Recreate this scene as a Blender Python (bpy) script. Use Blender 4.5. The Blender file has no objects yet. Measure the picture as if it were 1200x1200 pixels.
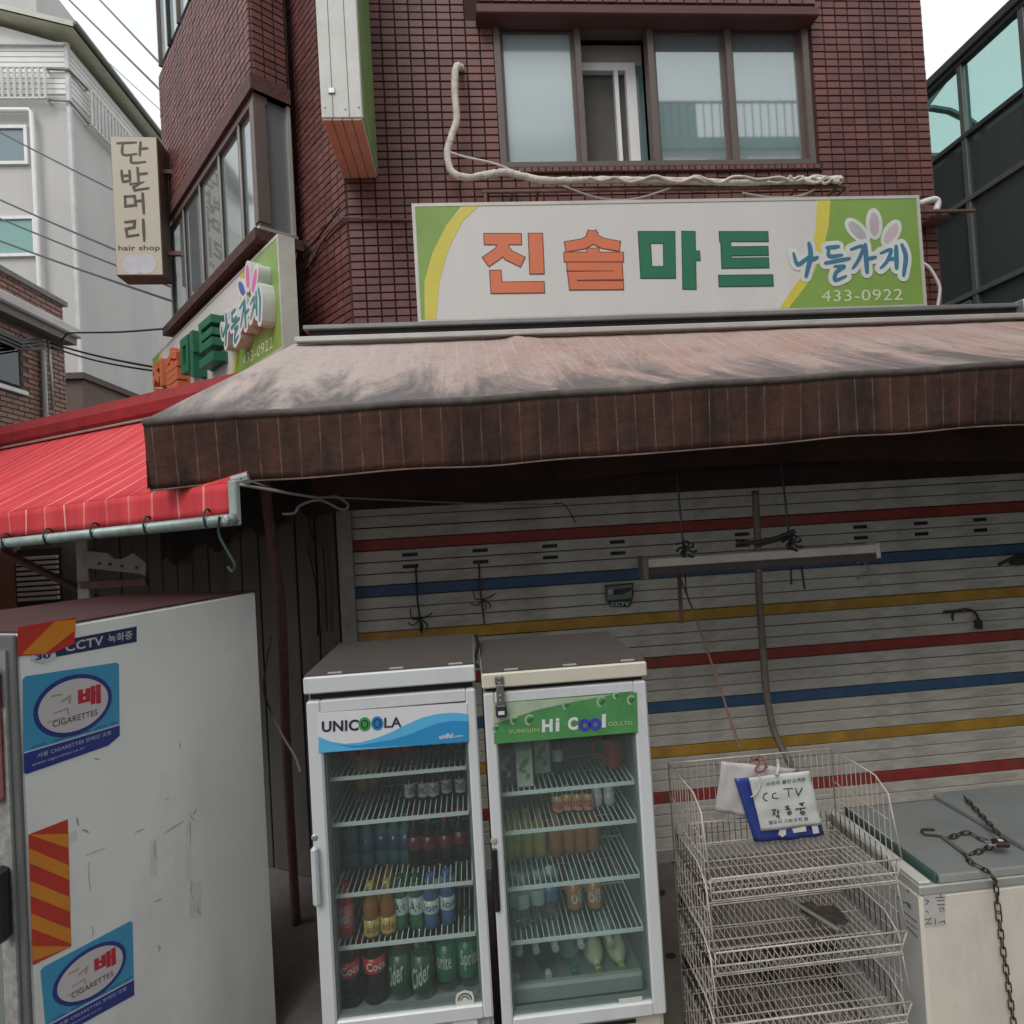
import bpy, math, random
from mathutils import Matrix, Vector
random.seed(7)
SC = bpy.context.scene
COL = SC.collection
rad = math.radians

# ------------------------------------------------------------------ camera
FPX = 700.0
CAM = Vector((0, 0, 2.5))
def cam_rows():
    p, r, yw = rad(1.134), rad(-3.343), rad(4.445)
    B = Matrix(((1, 0, 0), (0, 0, -1), (0, 1, 0)))
    Yw = Matrix(((math.cos(yw), -math.sin(yw), 0), (math.sin(yw), math.cos(yw), 0), (0, 0, 1)))
    P = Matrix(((1, 0, 0), (0, math.cos(p), math.sin(p)), (0, -math.sin(p), math.cos(p))))
    Rl = Matrix(((math.cos(r), -math.sin(r), 0), (math.sin(r), math.cos(r), 0), (0, 0, 1)))
    return Rl @ P @ B @ Yw
MC = cam_rows()
cd = bpy.data.cameras.new('camera'); cam = bpy.data.objects.new('camera', cd); COL.objects.link(cam)
cd.sensor_width = 36; cd.lens = FPX / 1200 * 36; cd.clip_end = 500; cd.clip_start = .05
cam.matrix_world = Matrix.Translation(CAM) @ Matrix((MC[0], -MC[1], -MC[2])).transposed().to_4x4()
SC.camera = cam

# ------------------------------------------------------------------ light
SUN_EL, SUN_AZ = rad(51), rad(208)
w = bpy.data.worlds.new('World'); SC.world = w; w.use_nodes = True
nt = w.node_tree; nt.nodes.clear()
sky = nt.nodes.new('ShaderNodeTexSky'); sky.sky_type = 'NISHITA'; sky.sun_disc = False
sky.sun_elevation = SUN_EL; sky.sun_rotation = SUN_AZ; sky.dust_density = 4; sky.air_density = 1
hs = nt.nodes.new('ShaderNodeHueSaturation'); hs.inputs['Saturation'].default_value = .3
mx = nt.nodes.new('ShaderNodeMix'); mx.data_type = 'RGBA'; mx.inputs[0].default_value = .7
mx.inputs[7].default_value = (12.8, 12.9, 13.1, 1)      # even cloud layer
tc = nt.nodes.new('ShaderNodeTexCoord'); nz = nt.nodes.new('ShaderNodeTexNoise'); nz.inputs['Scale'].default_value = 1.6
nz.inputs['Detail'].default_value = 5
cr = nt.nodes.new('ShaderNodeMapRange'); cr.inputs[3].default_value = .9; cr.inputs[4].default_value = 1.08
bg = nt.nodes.new('ShaderNodeBackground'); bg.inputs[1].default_value = .1
ou = nt.nodes.new('ShaderNodeOutputWorld')
mu = nt.nodes.new('ShaderNodeMix'); mu.data_type = 'RGBA'; mu.blend_type = 'MULTIPLY'; mu.inputs[0].default_value = 1
L = nt.links.new
L(sky.outputs[0], hs.inputs['Color']); L(hs.outputs[0], mx.inputs[6]); L(tc.outputs['Generated'], nz.inputs['Vector'])
L(nz.outputs[0], cr.inputs[0]); L(mx.outputs[2], mu.inputs[6]); L(cr.outputs[0], mu.inputs[7])
L(mu.outputs[2], bg.inputs[0]); L(bg.outputs[0], ou.inputs[0])
sd = bpy.data.lights.new('sun', 'SUN'); sun = bpy.data.objects.new('sun', sd); COL.objects.link(sun)
sd.energy = 1.3; sd.angle = rad(28); sd.color = (1, .96, .9)
sdir = Vector((math.sin(SUN_AZ) * math.cos(SUN_EL), math.cos(SUN_AZ) * math.cos(SUN_EL), math.sin(SUN_EL)))
sun.rotation_euler = sdir.to_track_quat('Z', 'Y').to_euler()
SC.view_settings.view_transform = 'Standard'; SC.view_settings.look = 'None'
SC.view_settings.exposure = .06; SC.view_settings.gamma = 1
SC.view_settings.use_curve_mapping = False

# ------------------------------------------------------------------ geometry of the place seen from the street
def ray(px, py):
    return MC.transposed() @ Vector(((px - 600) / FPX, (py - 600) / FPX, 1))
def Y(px, py, y):
    d = ray(px, py); return CAM + d * (y / d.y)
def Z(px, py, z):
    d = ray(px, py); return CAM + d * ((z - 2.5) / d.z)
def X(px, py, x):
    d = ray(px, py); return CAM + d * (x / d.x)
class Plane:
    """vertical plane; local axes: u along az, v up, n = outward"""
    def __init__(s, o, az):
        a = rad(az); s.o = Vector(o); s.u = Vector((math.cos(a), math.sin(a), 0)); s.n = Vector((s.u.y, -s.u.x, 0))
        s.m = Matrix((s.u, (0, 0, 1), s.n)).transposed().to_4x4(); s.m.translation = s.o
    def w(s, px, py, off=0):
        d = ray(px, py); q = s.o + s.n * off
        return CAM + d * ((q - CAM).dot(s.n) / d.dot(s.n))
    def uv(s, px, py, off=0):
        p = s.w(px, py, off) - s.o; return (p.dot(s.u), p.z)
    def off(s, d):
        q = Plane(s.o + s.n * d, 0); q.u, q.n = s.u, s.n; q.m = s.m.copy(); q.m.translation = q.o; return q
    def p(s, u, v, n=0): return s.o + s.u * u + Vector((0, 0, v)) + s.n * n
I4 = Matrix.Identity(4)

# ------------------------------------------------------------------ materials
MATS = {}
def M(name, c, r=.6, m=0, v=.12, s=5, b=0, bs=80, dirt=None, da=.5, ds=3, alpha=None, coat=0, streak=1):
    if name in MATS: return MATS[name]
    a = bpy.data.materials.new(name); a.use_nodes = True; n = a.node_tree.nodes; l = a.node_tree.links.new
    p = n['Principled BSDF']; p.inputs['Roughness'].default_value = r; p.inputs['Metallic'].default_value = m
    if coat: p.inputs['Coat Weight'].default_value = coat
    t = n.new('ShaderNodeTexCoord'); mp = n.new('ShaderNodeMapping'); mp.inputs['Scale'].default_value = (1, 1, 1 / streak)
    l(t.outputs['Object'], mp.inputs[0])
    z = n.new('ShaderNodeTexNoise'); z.inputs['Scale'].default_value = s; z.inputs['Detail'].default_value = 6; z.inputs['Roughness'].default_value = .65
    l(mp.outputs[0], z.inputs['Vector'])
    mr = n.new('ShaderNodeMapRange'); mr.inputs[1].default_value = .3; mr.inputs[2].default_value = .7
    mr.inputs[3].default_value = 1 - v; mr.inputs[4].default_value = 1 + v
    l(z.outputs[0], mr.inputs[0])
    mm = n.new('ShaderNodeMix'); mm.data_type = 'RGBA'; mm.blend_type = 'MULTIPLY'; mm.inputs[0].default_value = 1
    mm.inputs[6].default_value = (*c, 1); l(mr.outputs[0], mm.inputs[7]); out = mm.outputs[2]
    if dirt:
        z2 = n.new('ShaderNodeTexNoise'); z2.inputs['Scale'].default_value = ds; z2.inputs['Detail'].default_value = 8; z2.inputs['Roughness'].default_value = .7
        l(mp.outputs[0], z2.inputs['Vector'])
        m2 = n.new('ShaderNodeMapRange'); m2.inputs[1].default_value = .48; m2.inputs[2].default_value = .72; m2.inputs[4].default_value = da
        l(z2.outputs[0], m2.inputs[0])
        m3 = n.new('ShaderNodeMix'); m3.data_type = 'RGBA'; l(m2.outputs[0], m3.inputs[0]); l(out, m3.inputs[6]); m3.inputs[7].default_value = (*dirt, 1)
        out = m3.outputs[2]
    l(out, p.inputs['Base Color'])
    if b:
        z3 = n.new('ShaderNodeTexNoise'); z3.inputs['Scale'].default_value = bs; z3.inputs['Detail'].default_value = 4
        l(t.outputs['Object'], z3.inputs['Vector'])
        bu = n.new('ShaderNodeBump'); bu.inputs['Strength'].default_value = b; bu.inputs['Distance'].default_value = .01
        l(z3.outputs[0], bu.inputs['Height']); l(bu.outputs[0], p.inputs['Normal'])
    MATS[name] = a; return a
def brick_mat(name, c1, c2, grime):
    a = bpy.data.materials.new(name); a.use_nodes = True; n = a.node_tree.nodes; l = a.node_tree.links.new
    p = n['Principled BSDF']; p.inputs['Roughness'].default_value = .5
    g = n.new('ShaderNodeNewGeometry'); oi = n.new('ShaderNodeObjectInfo')
    ad = n.new('ShaderNodeMath'); l(g.outputs['Random Per Island'], ad.inputs[0]); l(oi.outputs['Random'], ad.inputs[1])
    fr = n.new('ShaderNodeMath'); fr.operation = 'FRACT'; l(ad.outputs[0], fr.inputs[0])
    mxx = n.new('ShaderNodeMix'); mxx.data_type = 'RGBA'; l(fr.outputs[0], mxx.inputs[0])
    mxx.inputs[6].default_value = (*c1, 1); mxx.inputs[7].default_value = (*c2, 1)
    z = n.new('ShaderNodeTexNoise'); z.inputs['Scale'].default_value = 1.1; z.inputs['Detail'].default_value = 7; z.inputs['Roughness'].default_value = .65
    mz = n.new('ShaderNodeMapping'); mz.inputs['Scale'].default_value = (2.6, 2.6, .55); l(g.outputs['Position'], mz.inputs[0]); l(mz.outputs[0], z.inputs['Vector'])
    mr = n.new('ShaderNodeMapRange'); mr.inputs[1].default_value = .46; mr.inputs[2].default_value = .72; mr.inputs[4].default_value = .7
    l(z.outputs[0], mr.inputs[0])
    m3 = n.new('ShaderNodeMix'); m3.data_type = 'RGBA'; l(mr.outputs[0], m3.inputs[0]); l(mxx.outputs[2], m3.inputs[6]); m3.inputs[7].default_value = (*grime, 1)
    wv = n.new('ShaderNodeTexNoise'); wv.inputs['Scale'].default_value = 1; mp = n.new('ShaderNodeMapping'); mp.inputs['Scale'].default_value = (260, 260, 14)
    l(g.outputs['Position'], mp.inputs[0]); l(mp.outputs[0], wv.inputs['Vector'])
    bu = n.new('ShaderNodeBump'); bu.inputs['Strength'].default_value = .5; bu.inputs['Distance'].default_value = .004
    l(wv.outputs[0], bu.inputs['Height']); l(bu.outputs[0], p.inputs['Normal'])
    l(m3.outputs[2], p.inputs['Base Color']); return a
def glass_mat(name, tint, refl=.12, rough=.02, frost_or_reflection=None, fa=0):
    a = bpy.data.materials.new(name); a.use_nodes = True; n = a.node_tree.nodes; l = a.node_tree.links.new
    n.remove(n['Principled BSDF']); out = n['Material Output']
    tr = n.new('ShaderNodeBsdfTransparent'); tr.inputs[0].default_value = (*tint, 1)
    gl = n.new('ShaderNodeBsdfGlossy'); gl.inputs['Roughness'].default_value = rough; gl.inputs[0].default_value = (.9, .97, .96, 1)
    fz = n.new('ShaderNodeLayerWeight'); fz.inputs[0].default_value = .5; pw = n.new('ShaderNodeMath'); pw.operation = 'POWER'; pw.inputs[1].default_value = 4; l(fz.outputs['Facing'], pw.inputs[0])
    mr = n.new('ShaderNodeMapRange'); mr.inputs[3].default_value = refl; mr.inputs[4].default_value = .9; l(pw.outputs[0], mr.inputs[0])
    ms = n.new('ShaderNodeMixShader'); l(mr.outputs[0], ms.inputs[0])
    src = tr.outputs[0]
    if frost_or_reflection:
        df = n.new('ShaderNodeBsdfDiffuse'); df.inputs[0].default_value = (*frost_or_reflection, 1)  # diffuse layer: frosting and fog on some panes, painted reflection on others
        m2 = n.new('ShaderNodeMixShader'); m2.inputs[0].default_value = fa; l(tr.outputs[0], m2.inputs[1]); l(df.outputs[0], m2.inputs[2]); src = m2.outputs[0]
    l(src, ms.inputs[1]); l(gl.outputs[0], ms.inputs[2]); l(ms.outputs[0], out.inputs[0]); return a
def fabric_mat(name, base, line, pitch, lw, dust, dust_amt, r=.85, fade=None, patch=None, pscale=(1, 1, 1)):
    """woven awning cloth: fine stripes across U, dust gathered where the cloth lies lowest (V near 1)"""
    a = bpy.data.materials.new(name); a.use_nodes = True; n = a.node_tree.nodes; l = a.node_tree.links.new
    p = n['Principled BSDF']; p.inputs['Roughness'].default_value = r; p.inputs['Specular IOR Level'].default_value = .2
    uv = n.new('ShaderNodeUVMap'); sx = n.new('ShaderNodeSeparateXYZ'); l(uv.outputs[0], sx.inputs[0])
    d = n.new('ShaderNodeMath'); d.operation = 'DIVIDE'; d.inputs[1].default_value = pitch; l(sx.outputs[0], d.inputs[0])
    f = n.new('ShaderNodeMath'); f.operation = 'FRACT'; l(d.outputs[0], f.inputs[0])
    c = n.new('ShaderNodeMath'); c.operation = 'LESS_THAN'; c.inputs[1].default_value = lw / pitch; l(f.outputs[0], c.inputs[0])
    z = n.new('ShaderNodeTexNoise'); z.inputs['Scale'].default_value = 3.5; z.inputs['Detail'].default_value = 8; z.inputs['Roughness'].default_value = .7
    l(uv.outputs[0], z.inputs['Vector'])
    mr0 = n.new('ShaderNodeMapRange'); mr0.inputs[1].default_value = .35; mr0.inputs[2].default_value = .65; l(z.outputs[0], mr0.inputs[0])
    if fade:
        mf = n.new('ShaderNodeMapRange'); mf.inputs[1].default_value = .6; mf.inputs[2].default_value = -.7; mf.inputs[4].default_value = .9; l(sx.outputs[0], mf.inputs[0])
        fm = n.new('ShaderNodeMix'); fm.data_type = 'RGBA'
    pm = n.new('ShaderNodeMapping'); pm.inputs['Scale'].default_value = pscale; l(uv.outputs[0], pm.inputs[0]); l(pm.outputs[0], z.inputs['Vector'])
    ba = n.new('ShaderNodeMix'); ba.data_type = 'RGBA'; l(mr0.outputs[0], ba.inputs[0]); ba.inputs[6].default_value = (*base, 1); ba.inputs[7].default_value = (*(patch or base), 1)
    src = ba.outputs[2]
    if fade: l(mf.outputs[0], fm.inputs[0]); l(src, fm.inputs[6]); fm.inputs[7].default_value = (*fade, 1); src = fm.outputs[2]
    m1 = n.new('ShaderNodeMix'); m1.data_type = 'RGBA'; l(src, m1.inputs[6]); m1.inputs[7].default_value = (*line, 1)
    z4 = n.new('ShaderNodeTexNoise'); z4.inputs['Scale'].default_value = 6; l(uv.outputs[0], z4.inputs['Vector'])
    mr4 = n.new('ShaderNodeMapRange'); mr4.inputs[1].default_value = .4; mr4.inputs[2].default_value = .6; mr4.inputs[3].default_value = .25; mr4.inputs[4].default_value = .95; l(z4.outputs[0], mr4.inputs[0])
    ml = n.new('ShaderNodeMath'); ml.operation = 'MULTIPLY'; l(c.outputs[0], ml.inputs[0]); l(mr4.outputs[0], ml.inputs[1]); l(ml.outputs[0], m1.inputs[0])
    z2 = n.new('ShaderNodeTexNoise'); z2.inputs['Scale'].default_value = 1.9; z2.inputs['Detail'].default_value = 12; z2.inputs['Roughness'].default_value = .68; z2.inputs['Distortion'].default_value = .9
    sm_ = n.new('ShaderNodeMapping'); sm_.inputs['Scale'].default_value = (1.9, .75, 1); sm_.inputs['Rotation'].default_value = (0, 0, .5); l(uv.outputs[0], sm_.inputs[0]); l(sm_.outputs[0], z2.inputs['Vector'])
    vv = n.new('ShaderNodeMath'); vv.operation = 'MULTIPLY_ADD'; vv.inputs[1].default_value = .40; l(sx.outputs[1], vv.inputs[0]); l(z2.outputs[0], vv.inputs[2])
    mr = n.new('ShaderNodeMapRange'); mr.inputs[1].default_value = .70; mr.inputs[2].default_value = .90; mr.inputs[4].default_value = dust_amt; l(vv.outputs[0], mr.inputs[0])
    m3 = n.new('ShaderNodeMix'); m3.data_type = 'RGBA'; l(mr.outputs[0], m3.inputs[0]); l(m1.outputs[2], m3.inputs[6]); m3.inputs[7].default_value = (*dust, 1)
    z5 = n.new('ShaderNodeTexNoise'); z5.inputs['Scale'].default_value = 22; z5.inputs['Detail'].default_value = 9; z5.inputs['Roughness'].default_value = .8; l(uv.outputs[0], z5.inputs['Vector'])
    mr5 = n.new('ShaderNodeMapRange'); mr5.inputs[1].default_value = .52; mr5.inputs[2].default_value = .66; mr5.inputs[4].default_value = .55; l(z5.outputs[0], mr5.inputs[0])
    mm5 = n.new('ShaderNodeMath'); mm5.operation = 'MULTIPLY'; l(mr5.outputs[0], mm5.inputs[0]); l(vv.outputs[0], mm5.inputs[1])
    m6 = n.new('ShaderNodeMix'); m6.data_type = 'RGBA'; l(mm5.outputs[0], m6.inputs[0]); l(m3.outputs[2], m6.inputs[6]); m6.inputs[7].default_value = (dust[0] * .6, dust[1] * .58, dust[2] * .56, 1)
    l(m6.outputs[2] if dust_amt > .75 else m3.outputs[2], p.inputs['Base Color'])
    z3 = n.new('ShaderNodeTexNoise'); z3.inputs['Scale'].default_value = 14; z3.inputs['Detail'].default_value = 8; l(uv.outputs[0], z3.inputs['Vector'])
    bu = n.new('ShaderNodeBump'); bu.inputs['Strength'].default_value = .4; bu.inputs['Distance'].default_value = .02
    l(z3.outputs[0], bu.inputs['Height']); l(bu.outputs[0], p.inputs['Normal'])
    return a

# ------------------------------------------------------------------ text outlines (built-in font, kept as geometry)
TXT = {}
def text_geo(s, bold=.012):
    k = (s, bold)
    if k in TXT: return TXT[k]
    c = bpy.data.curves.new('lettering', 'FONT'); c.body = s; c.size = 1; c.resolution_u = 3; c.offset = bold; c.space_character = 1.05
    o = bpy.data.objects.new('lettering', c); me = o.to_mesh()
    v = [(q.co.x, q.co.y) for q in me.vertices]; f = [tuple(p.vertices) for p in me.polygons]
    x0 = min(a[0] for a in v); x1 = max(a[0] for a in v); y0 = min(a[1] for a in v); y1 = max(a[1] for a in v)
    v = [((a - x0) / (x1 - x0), (b - y0) / (y1 - y0)) for a, b in v]
    o.to_mesh_clear(); bpy.data.objects.remove(o); bpy.data.curves.remove(c)
    TXT[k] = (v, f); return TXT[k]

# ------------------------------------------------------------------ mesh collector
OFF = {}
class MB:
    def __init__(s): s.v = []; s.f = []; s.uv = {}
    def add(s, vs, fs, m=None):
        b = len(s.v)
        s.v += [tuple(m @ Vector(q)) if m is not None else tuple(q) for q in vs]
        s.f += [tuple(i + b for i in f) for f in fs]; return s
    def box(s, x0, x1, y0, y1, z0, z1, m=None, c=0):
        if c:   # chamfered on every edge running along the longest direction
            d = [x1 - x0, y1 - y0, z1 - z0]; a = d.index(max(d)); ax = [0, 1, 2]; ax.remove(a); lo = [x0, y0, z0]; hi = [x1, y1, z1]
            p, q = ax; prof = [(lo[p] + c, lo[q]), (hi[p] - c, lo[q]), (hi[p], lo[q] + c), (hi[p], hi[q] - c), (hi[p] - c, hi[q]), (lo[p] + c, hi[q]), (lo[p], hi[q] - c), (lo[p], lo[q] + c)]
            vs = []
            for e, ins in ((lo[a], 1), (lo[a] + c, 0), (hi[a] - c, 0), (hi[a], 1)):
                for (i, j) in prof:
                    t = [0, 0, 0]; t[a] = e
                    if ins:
                        i = min(max(i, lo[p] + c), hi[p] - c); j = min(max(j, lo[q] + c), hi[q] - c)
                    t[p] = i; t[q] = j; vs.append(t)
            fs = []
            for k in range(3):
                for j in range(8): fs.append((k * 8 + j, k * 8 + (j + 1) % 8, k * 8 + 8 + (j + 1) % 8, k * 8 + 8 + j))
            fs += [tuple(range(7, -1, -1)), tuple(range(24, 32))]
            return s.add(vs, fs, m)
        vs = [(x, y, z) for z in (z0, z1) for y in (y0, y1) for x in (x0, x1)]
        return s.add(vs, [(0, 2, 3, 1), (4, 5, 7, 6), (0, 1, 5, 4), (2, 6, 7, 3), (0, 4, 6, 2), (1, 3, 7, 5)], m)
    def tile(s, u0, u1, v0, v1, d, m, c=.003):
        vs = [(u0, v0, 0), (u1, v0, 0), (u1, v1, 0), (u0, v1, 0), (u0 + c, v0 + c, d), (u1 - c, v0 + c, d), (u1 - c, v1 - c, d), (u0 + c, v1 - c, d)]
        return s.add(vs, [(4, 5, 6, 7), (0, 1, 5, 4), (1, 2, 6, 5), (2, 3, 7, 6), (3, 0, 4, 7)], m)
    def tube(s, pts, r, n=6, m=None, closed=False, flat=1):
        pts = [Vector(p) for p in pts]; N = len(pts); vs = []; up = None
        for i, p in enumerate(pts):
            a = pts[(i - 1) % N] if (i > 0 or closed) else p; b = pts[(i + 1) % N] if (i < N - 1 or closed) else p
            t = (b - a).normalized()
            if up is None: up = Vector((0, 0, 1)) if abs(t.z) < .9 else Vector((1, 0, 0))
            x = t.cross(up)
            if x.length < 1e-4: x = t.orthogonal()
            x.normalize(); up = x.cross(t).normalized()
            rr = r[i] if isinstance(r, (list, tuple)) else r
            for k in range(n):
                an = 2 * math.pi * (k + .5) / n; vs.append(p + x * math.cos(an) * rr + up * math.sin(an) * rr * flat)
        fs = [(i % N * n + k, i % N * n + (k + 1) % n, (i + 1) % N * n + (k + 1) % n, (i + 1) % N * n + k) for i in range(N if closed else N - 1) for k in range(n)]
        if not closed: fs += [tuple(range(n - 1, -1, -1)), tuple(range((N - 1) * n, N * n))]
        return s.add(vs, fs, m)
    def lathe(s, prof, n=14, m=None):
        vs = []; fs = []
        for r, z in prof:
            for k in range(n): vs.append((r * math.cos(2 * math.pi * k / n), r * math.sin(2 * math.pi * k / n), z))
        for i in range(len(prof) - 1):
            for k in range(n): fs.append((i * n + k, i * n + (k + 1) % n, (i + 1) * n + (k + 1) % n, (i + 1) * n + k))
        fs += [tuple(range(n - 1, -1, -1)), tuple(range((len(prof) - 1) * n, len(prof) * n))]
        return s.add(vs, fs, m)
    def poly(s, pts, z0, z1, m):
        N = len(pts); ar = sum(pts[i][0] * pts[(i + 1) % N][1] - pts[(i + 1) % N][0] * pts[i][1] for i in range(N))
        if ar < 0: pts = pts[::-1]
        vs = [(x, y, z1) for x, y in pts] + [(x, y, z0) for x, y in pts]
        return s.add(vs, [tuple(range(N))] + [(i, N + i, N + (i + 1) % N, (i + 1) % N) for i in range(N)] + [tuple(range(2 * N - 1, N - 1, -1))], m)
    def stroke(s, pts, w, z0, z1, m, closed=False, cap=0):
        """flat pen stroke of width w (or list of widths) along 2-D points"""
        P = [Vector(p) for p in pts]; N = len(P)
        if not closed and cap:
            P[0] = P[0] + (P[0] - P[1]).normalized() * cap; P[-1] = P[-1] + (P[-1] - P[-2]).normalized() * cap
        Ls = []; Rs = []
        for i, p in enumerate(P):
            a = P[(i - 1) % N] if (i > 0 or closed) else None; b = P[(i + 1) % N] if (i < N - 1 or closed) else None
            d1 = (p - a).normalized() if a is not None else None; d2 = (b - p).normalized() if b is not None else None
            if d1 is None: d1 = d2
            if d2 is None: d2 = d1
            t = (d1 + d2); t = t.normalized() if t.length > 1e-6 else d1
            nn = Vector((-t.y, t.x)); k = 1 / max(.45, abs(nn.dot(Vector((-d1.y, d1.x)))))
            ww = (w[i] if isinstance(w, (list, tuple)) else w) / 2
            Ls.append(p + nn * ww * k); Rs.append(p - nn * ww * k)
        vs = [(q.x, q.y, z1) for q in Ls] + [(q.x, q.y, z1) for q in Rs] + [(q.x, q.y, z0) for q in Ls] + [(q.x, q.y, z0) for q in Rs]
        fs = []
        for i in range(N if closed else N - 1):
            j = (i + 1) % N
            fs += [(i, N + i, N + j, j), (2 * N + i, i, j, 2 * N + j), (N + i, 3 * N + i, 3 * N + j, N + j)]
        if not closed: fs += [(0, 2 * N, 3 * N, N), (N - 1, 2 * N - 1, 4 * N - 1, 3 * N - 1)]
        return s.add(vs, fs, m)
    def capsules(s, pts, w, z0, z1, m, e=4e-5):
        """round brush stroke: overlapping rounded pieces, each a hair prouder than the last"""
        P = [Vector(p) for p in pts]
        for i in range(len(P) - 1):
            a, b = P[i], P[i + 1]; wa = (w[i] if isinstance(w, list) else w) / 2; wb = (w[i + 1] if isinstance(w, list) else w) / 2
            an = math.atan2((b - a).y, (b - a).x); q = []
            for k in range(6): t = an + math.pi / 2 + math.pi * k / 5; q.append((a.x + wa * math.cos(t), a.y + wa * math.sin(t)))
            for k in range(6): t = an - math.pi / 2 + math.pi * k / 5; q.append((b.x + wb * math.cos(t), b.y + wb * math.sin(t)))
            s.nz = getattr(s, 'nz', 0) + 1; s.poly(q, z0, z1 + s.nz * e, m)
        return s
    def text(s, st, q, z, m, bold=.012):
        """lettering stretched over a quad q = (bl, br, tr, tl) of 2-D points"""
        v, f = text_geo(st, bold); bl, br, tr, tl = [Vector(p) for p in q]
        vs = []
        for a, b in v:
            p = bl * (1 - a) * (1 - b) + br * a * (1 - b) + tr * a * b + tl * (1 - a) * b; vs.append((p.x, p.y, z))
        return s.add(vs, f, m)
    def build(s, name, mat, parent=None, smooth=False, kind=None):
        o0 = Vector((0, 0, 0)); r = parent
        while r is not None and r.parent is not None: r = r.parent
        if r is not None: o0 = OFF.get(r.name, o0)
        me = bpy.data.meshes.new(name); me.from_pydata([(a - o0.x, b - o0.y, c - o0.z) for a, b, c in s.v], [], s.f)
        me.materials.append(mat)
        if smooth: me.polygons.foreach_set('use_smooth', [True] * len(me.polygons))
        me.update(); o = bpy.data.objects.new(name, me); COL.objects.link(o)
        if parent: o.parent = parent
        if kind: o['kind'] = kind
        return o
def thing(name, label, cat, loc=(0, 0, 0), group=None):
    o = bpy.data.objects.new(name, None); COL.objects.link(o); o.location = loc; o.empty_display_size = .1
    o['label'] = label; o['category'] = cat; OFF[o.name] = Vector(loc)
    if group: o['group'] = group
    return o
def tag(o, label, cat, group=None):
    o['label'] = label; o['category'] = cat
    if group: o['group'] = group
    return o
def struct(o): o['kind'] = 'structure'; return o
def copy_tree(o, parent=None):
    c = o.copy(); COL.objects.link(c); c.parent = parent
    for ch in o.children: copy_tree(ch, c)
    return c
def grid_mesh(name, fn, nu, nv, mat, parent=None, kind=None):
    """fn(i/nu, j/nv) -> (point, (U, V)); smooth sheet with UVs"""
    o0 = OFF.get(parent.name, Vector((0, 0, 0))) if parent else Vector((0, 0, 0))
    vs = []; uvs = []
    for j in range(nv + 1):
        for i in range(nu + 1):
            p, t = fn(i / nu, j / nv); vs.append(tuple(Vector(p) - o0)); uvs.append(t)
    fs = [(j * (nu + 1) + i, j * (nu + 1) + i + 1, (j + 1) * (nu + 1) + i + 1, (j + 1) * (nu + 1) + i) for j in range(nv) for i in range(nu)]
    me = bpy.data.meshes.new(name); me.from_pydata(vs, [], fs); ul = me.uv_layers.new(name='UVMap')
    for lp in me.loops: ul.data[lp.index].uv = uvs[lp.vertex_index]
    me.materials.append(mat); me.polygons.foreach_set('use_smooth', [True] * len(me.polygons)); me.update()
    o = bpy.data.objects.new(name, me); COL.objects.link(o)
    if parent: o.parent = parent
    sm = o.modifiers.new('thickness', 'SOLIDIFY'); sm.thickness = .003
    return o
def curve(pts, n=6):
    P = [Vector(p) for p in pts]; out = []
    for i in range(len(P) - 1):
        a = P[max(i - 1, 0)]; b = P[i]; c = P[i + 1]; d = P[min(i + 2, len(P) - 1)]
        for k in range(n):
            t = k / n; out.append(.5 * ((2 * b) + (c - a) * t + (2 * a - 5 * b + 4 * c - d) * t * t + (3 * b - a - 3 * c + d) * t ** 3))
    out.append(P[-1]); return out
def ell(cx, cy, rx, ry, rot=0, n=28):
    return [(cx + rx * math.cos(t) * math.cos(rot) - ry * math.sin(t) * math.sin(rot), cy + rx * math.cos(t) * math.sin(rot) + ry * math.sin(t) * math.cos(rot)) for t in [2 * math.pi * k / n for k in range(n)]]
ORD = ['first', 'second', 'third', 'fourth', 'fifth', 'sixth', 'seventh', 'eighth', 'ninth', 'tenth']

# ------------------------------------------------------------------ colours
BRICK = brick_mat('glazed_brick', (.110, .038, .035), (.185, .066, .057), (.075, .032, .030))
MORTAR = M('dark_mortar', (.05, .023, .021), .95, b=.3)
OLDB = brick_mat('old_brick', (.20, .085, .055), (.32, .15, .10), (.16, .09, .07))
PAVE = M('pavement_dark', (.17, .15, .135), .92, b=.4, bs=40, dirt=(.07, .06, .055), da=.7, ds=2)
CONC = M('concrete', (.27, .26, .25), .9, b=.4, bs=40, dirt=(.12, .11, .1), da=.6, ds=2)
ASPH = M('street_concrete', (.16, .155, .145), .9, b=.7, bs=120, v=.3, dirt=(.12, .115, .11), da=.5, ds=1.3)
STUC = M('grey_stucco', (.50, .495, .48), .9, b=.25, bs=60, v=.06, s=1.5, dirt=(.36, .37, .37), da=.5, ds=.6, streak=4)
WSID = M('white_siding', (.72, .72, .70), .6, v=.06)
CREAM = M('cream_eave', (.55, .55, .42), .7)
WHITE = M('white_paint', (.74, .74, .74), .45, v=.05, dirt=(.4, .38, .35), da=.25, ds=6)
WMET = M('white_enamel', (.60, .62, .64), .32, v=.04, s=2, dirt=(.40, .39, .36), da=.4, ds=4, streak=3)
CREM = M('yellowed_enamel', (.60, .57, .47), .35, v=.05, dirt=(.36, .32, .25), da=.5, ds=5)
FDARK = M('fridge_top_grime', (.075, .065, .058), .8, dirt=(.06, .05, .045), da=.8, ds=5, b=.2)
BROWN = M('brown_aluminium', (.12, .09, .08), .45, v=.1)
BLACK = M('black_plastic', (.012, .012, .013), .4)
DARK = M('dark_void', (.03, .026, .025), .9)
STEEL = M('galvanised_steel', (.42, .43, .43), .42, .7, v=.15, s=15, dirt=(.2, .14, .1), da=.5, ds=8)
RUST = M('rusty_steel', (.16, .09, .07), .75, .3, v=.3, s=20)
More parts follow.
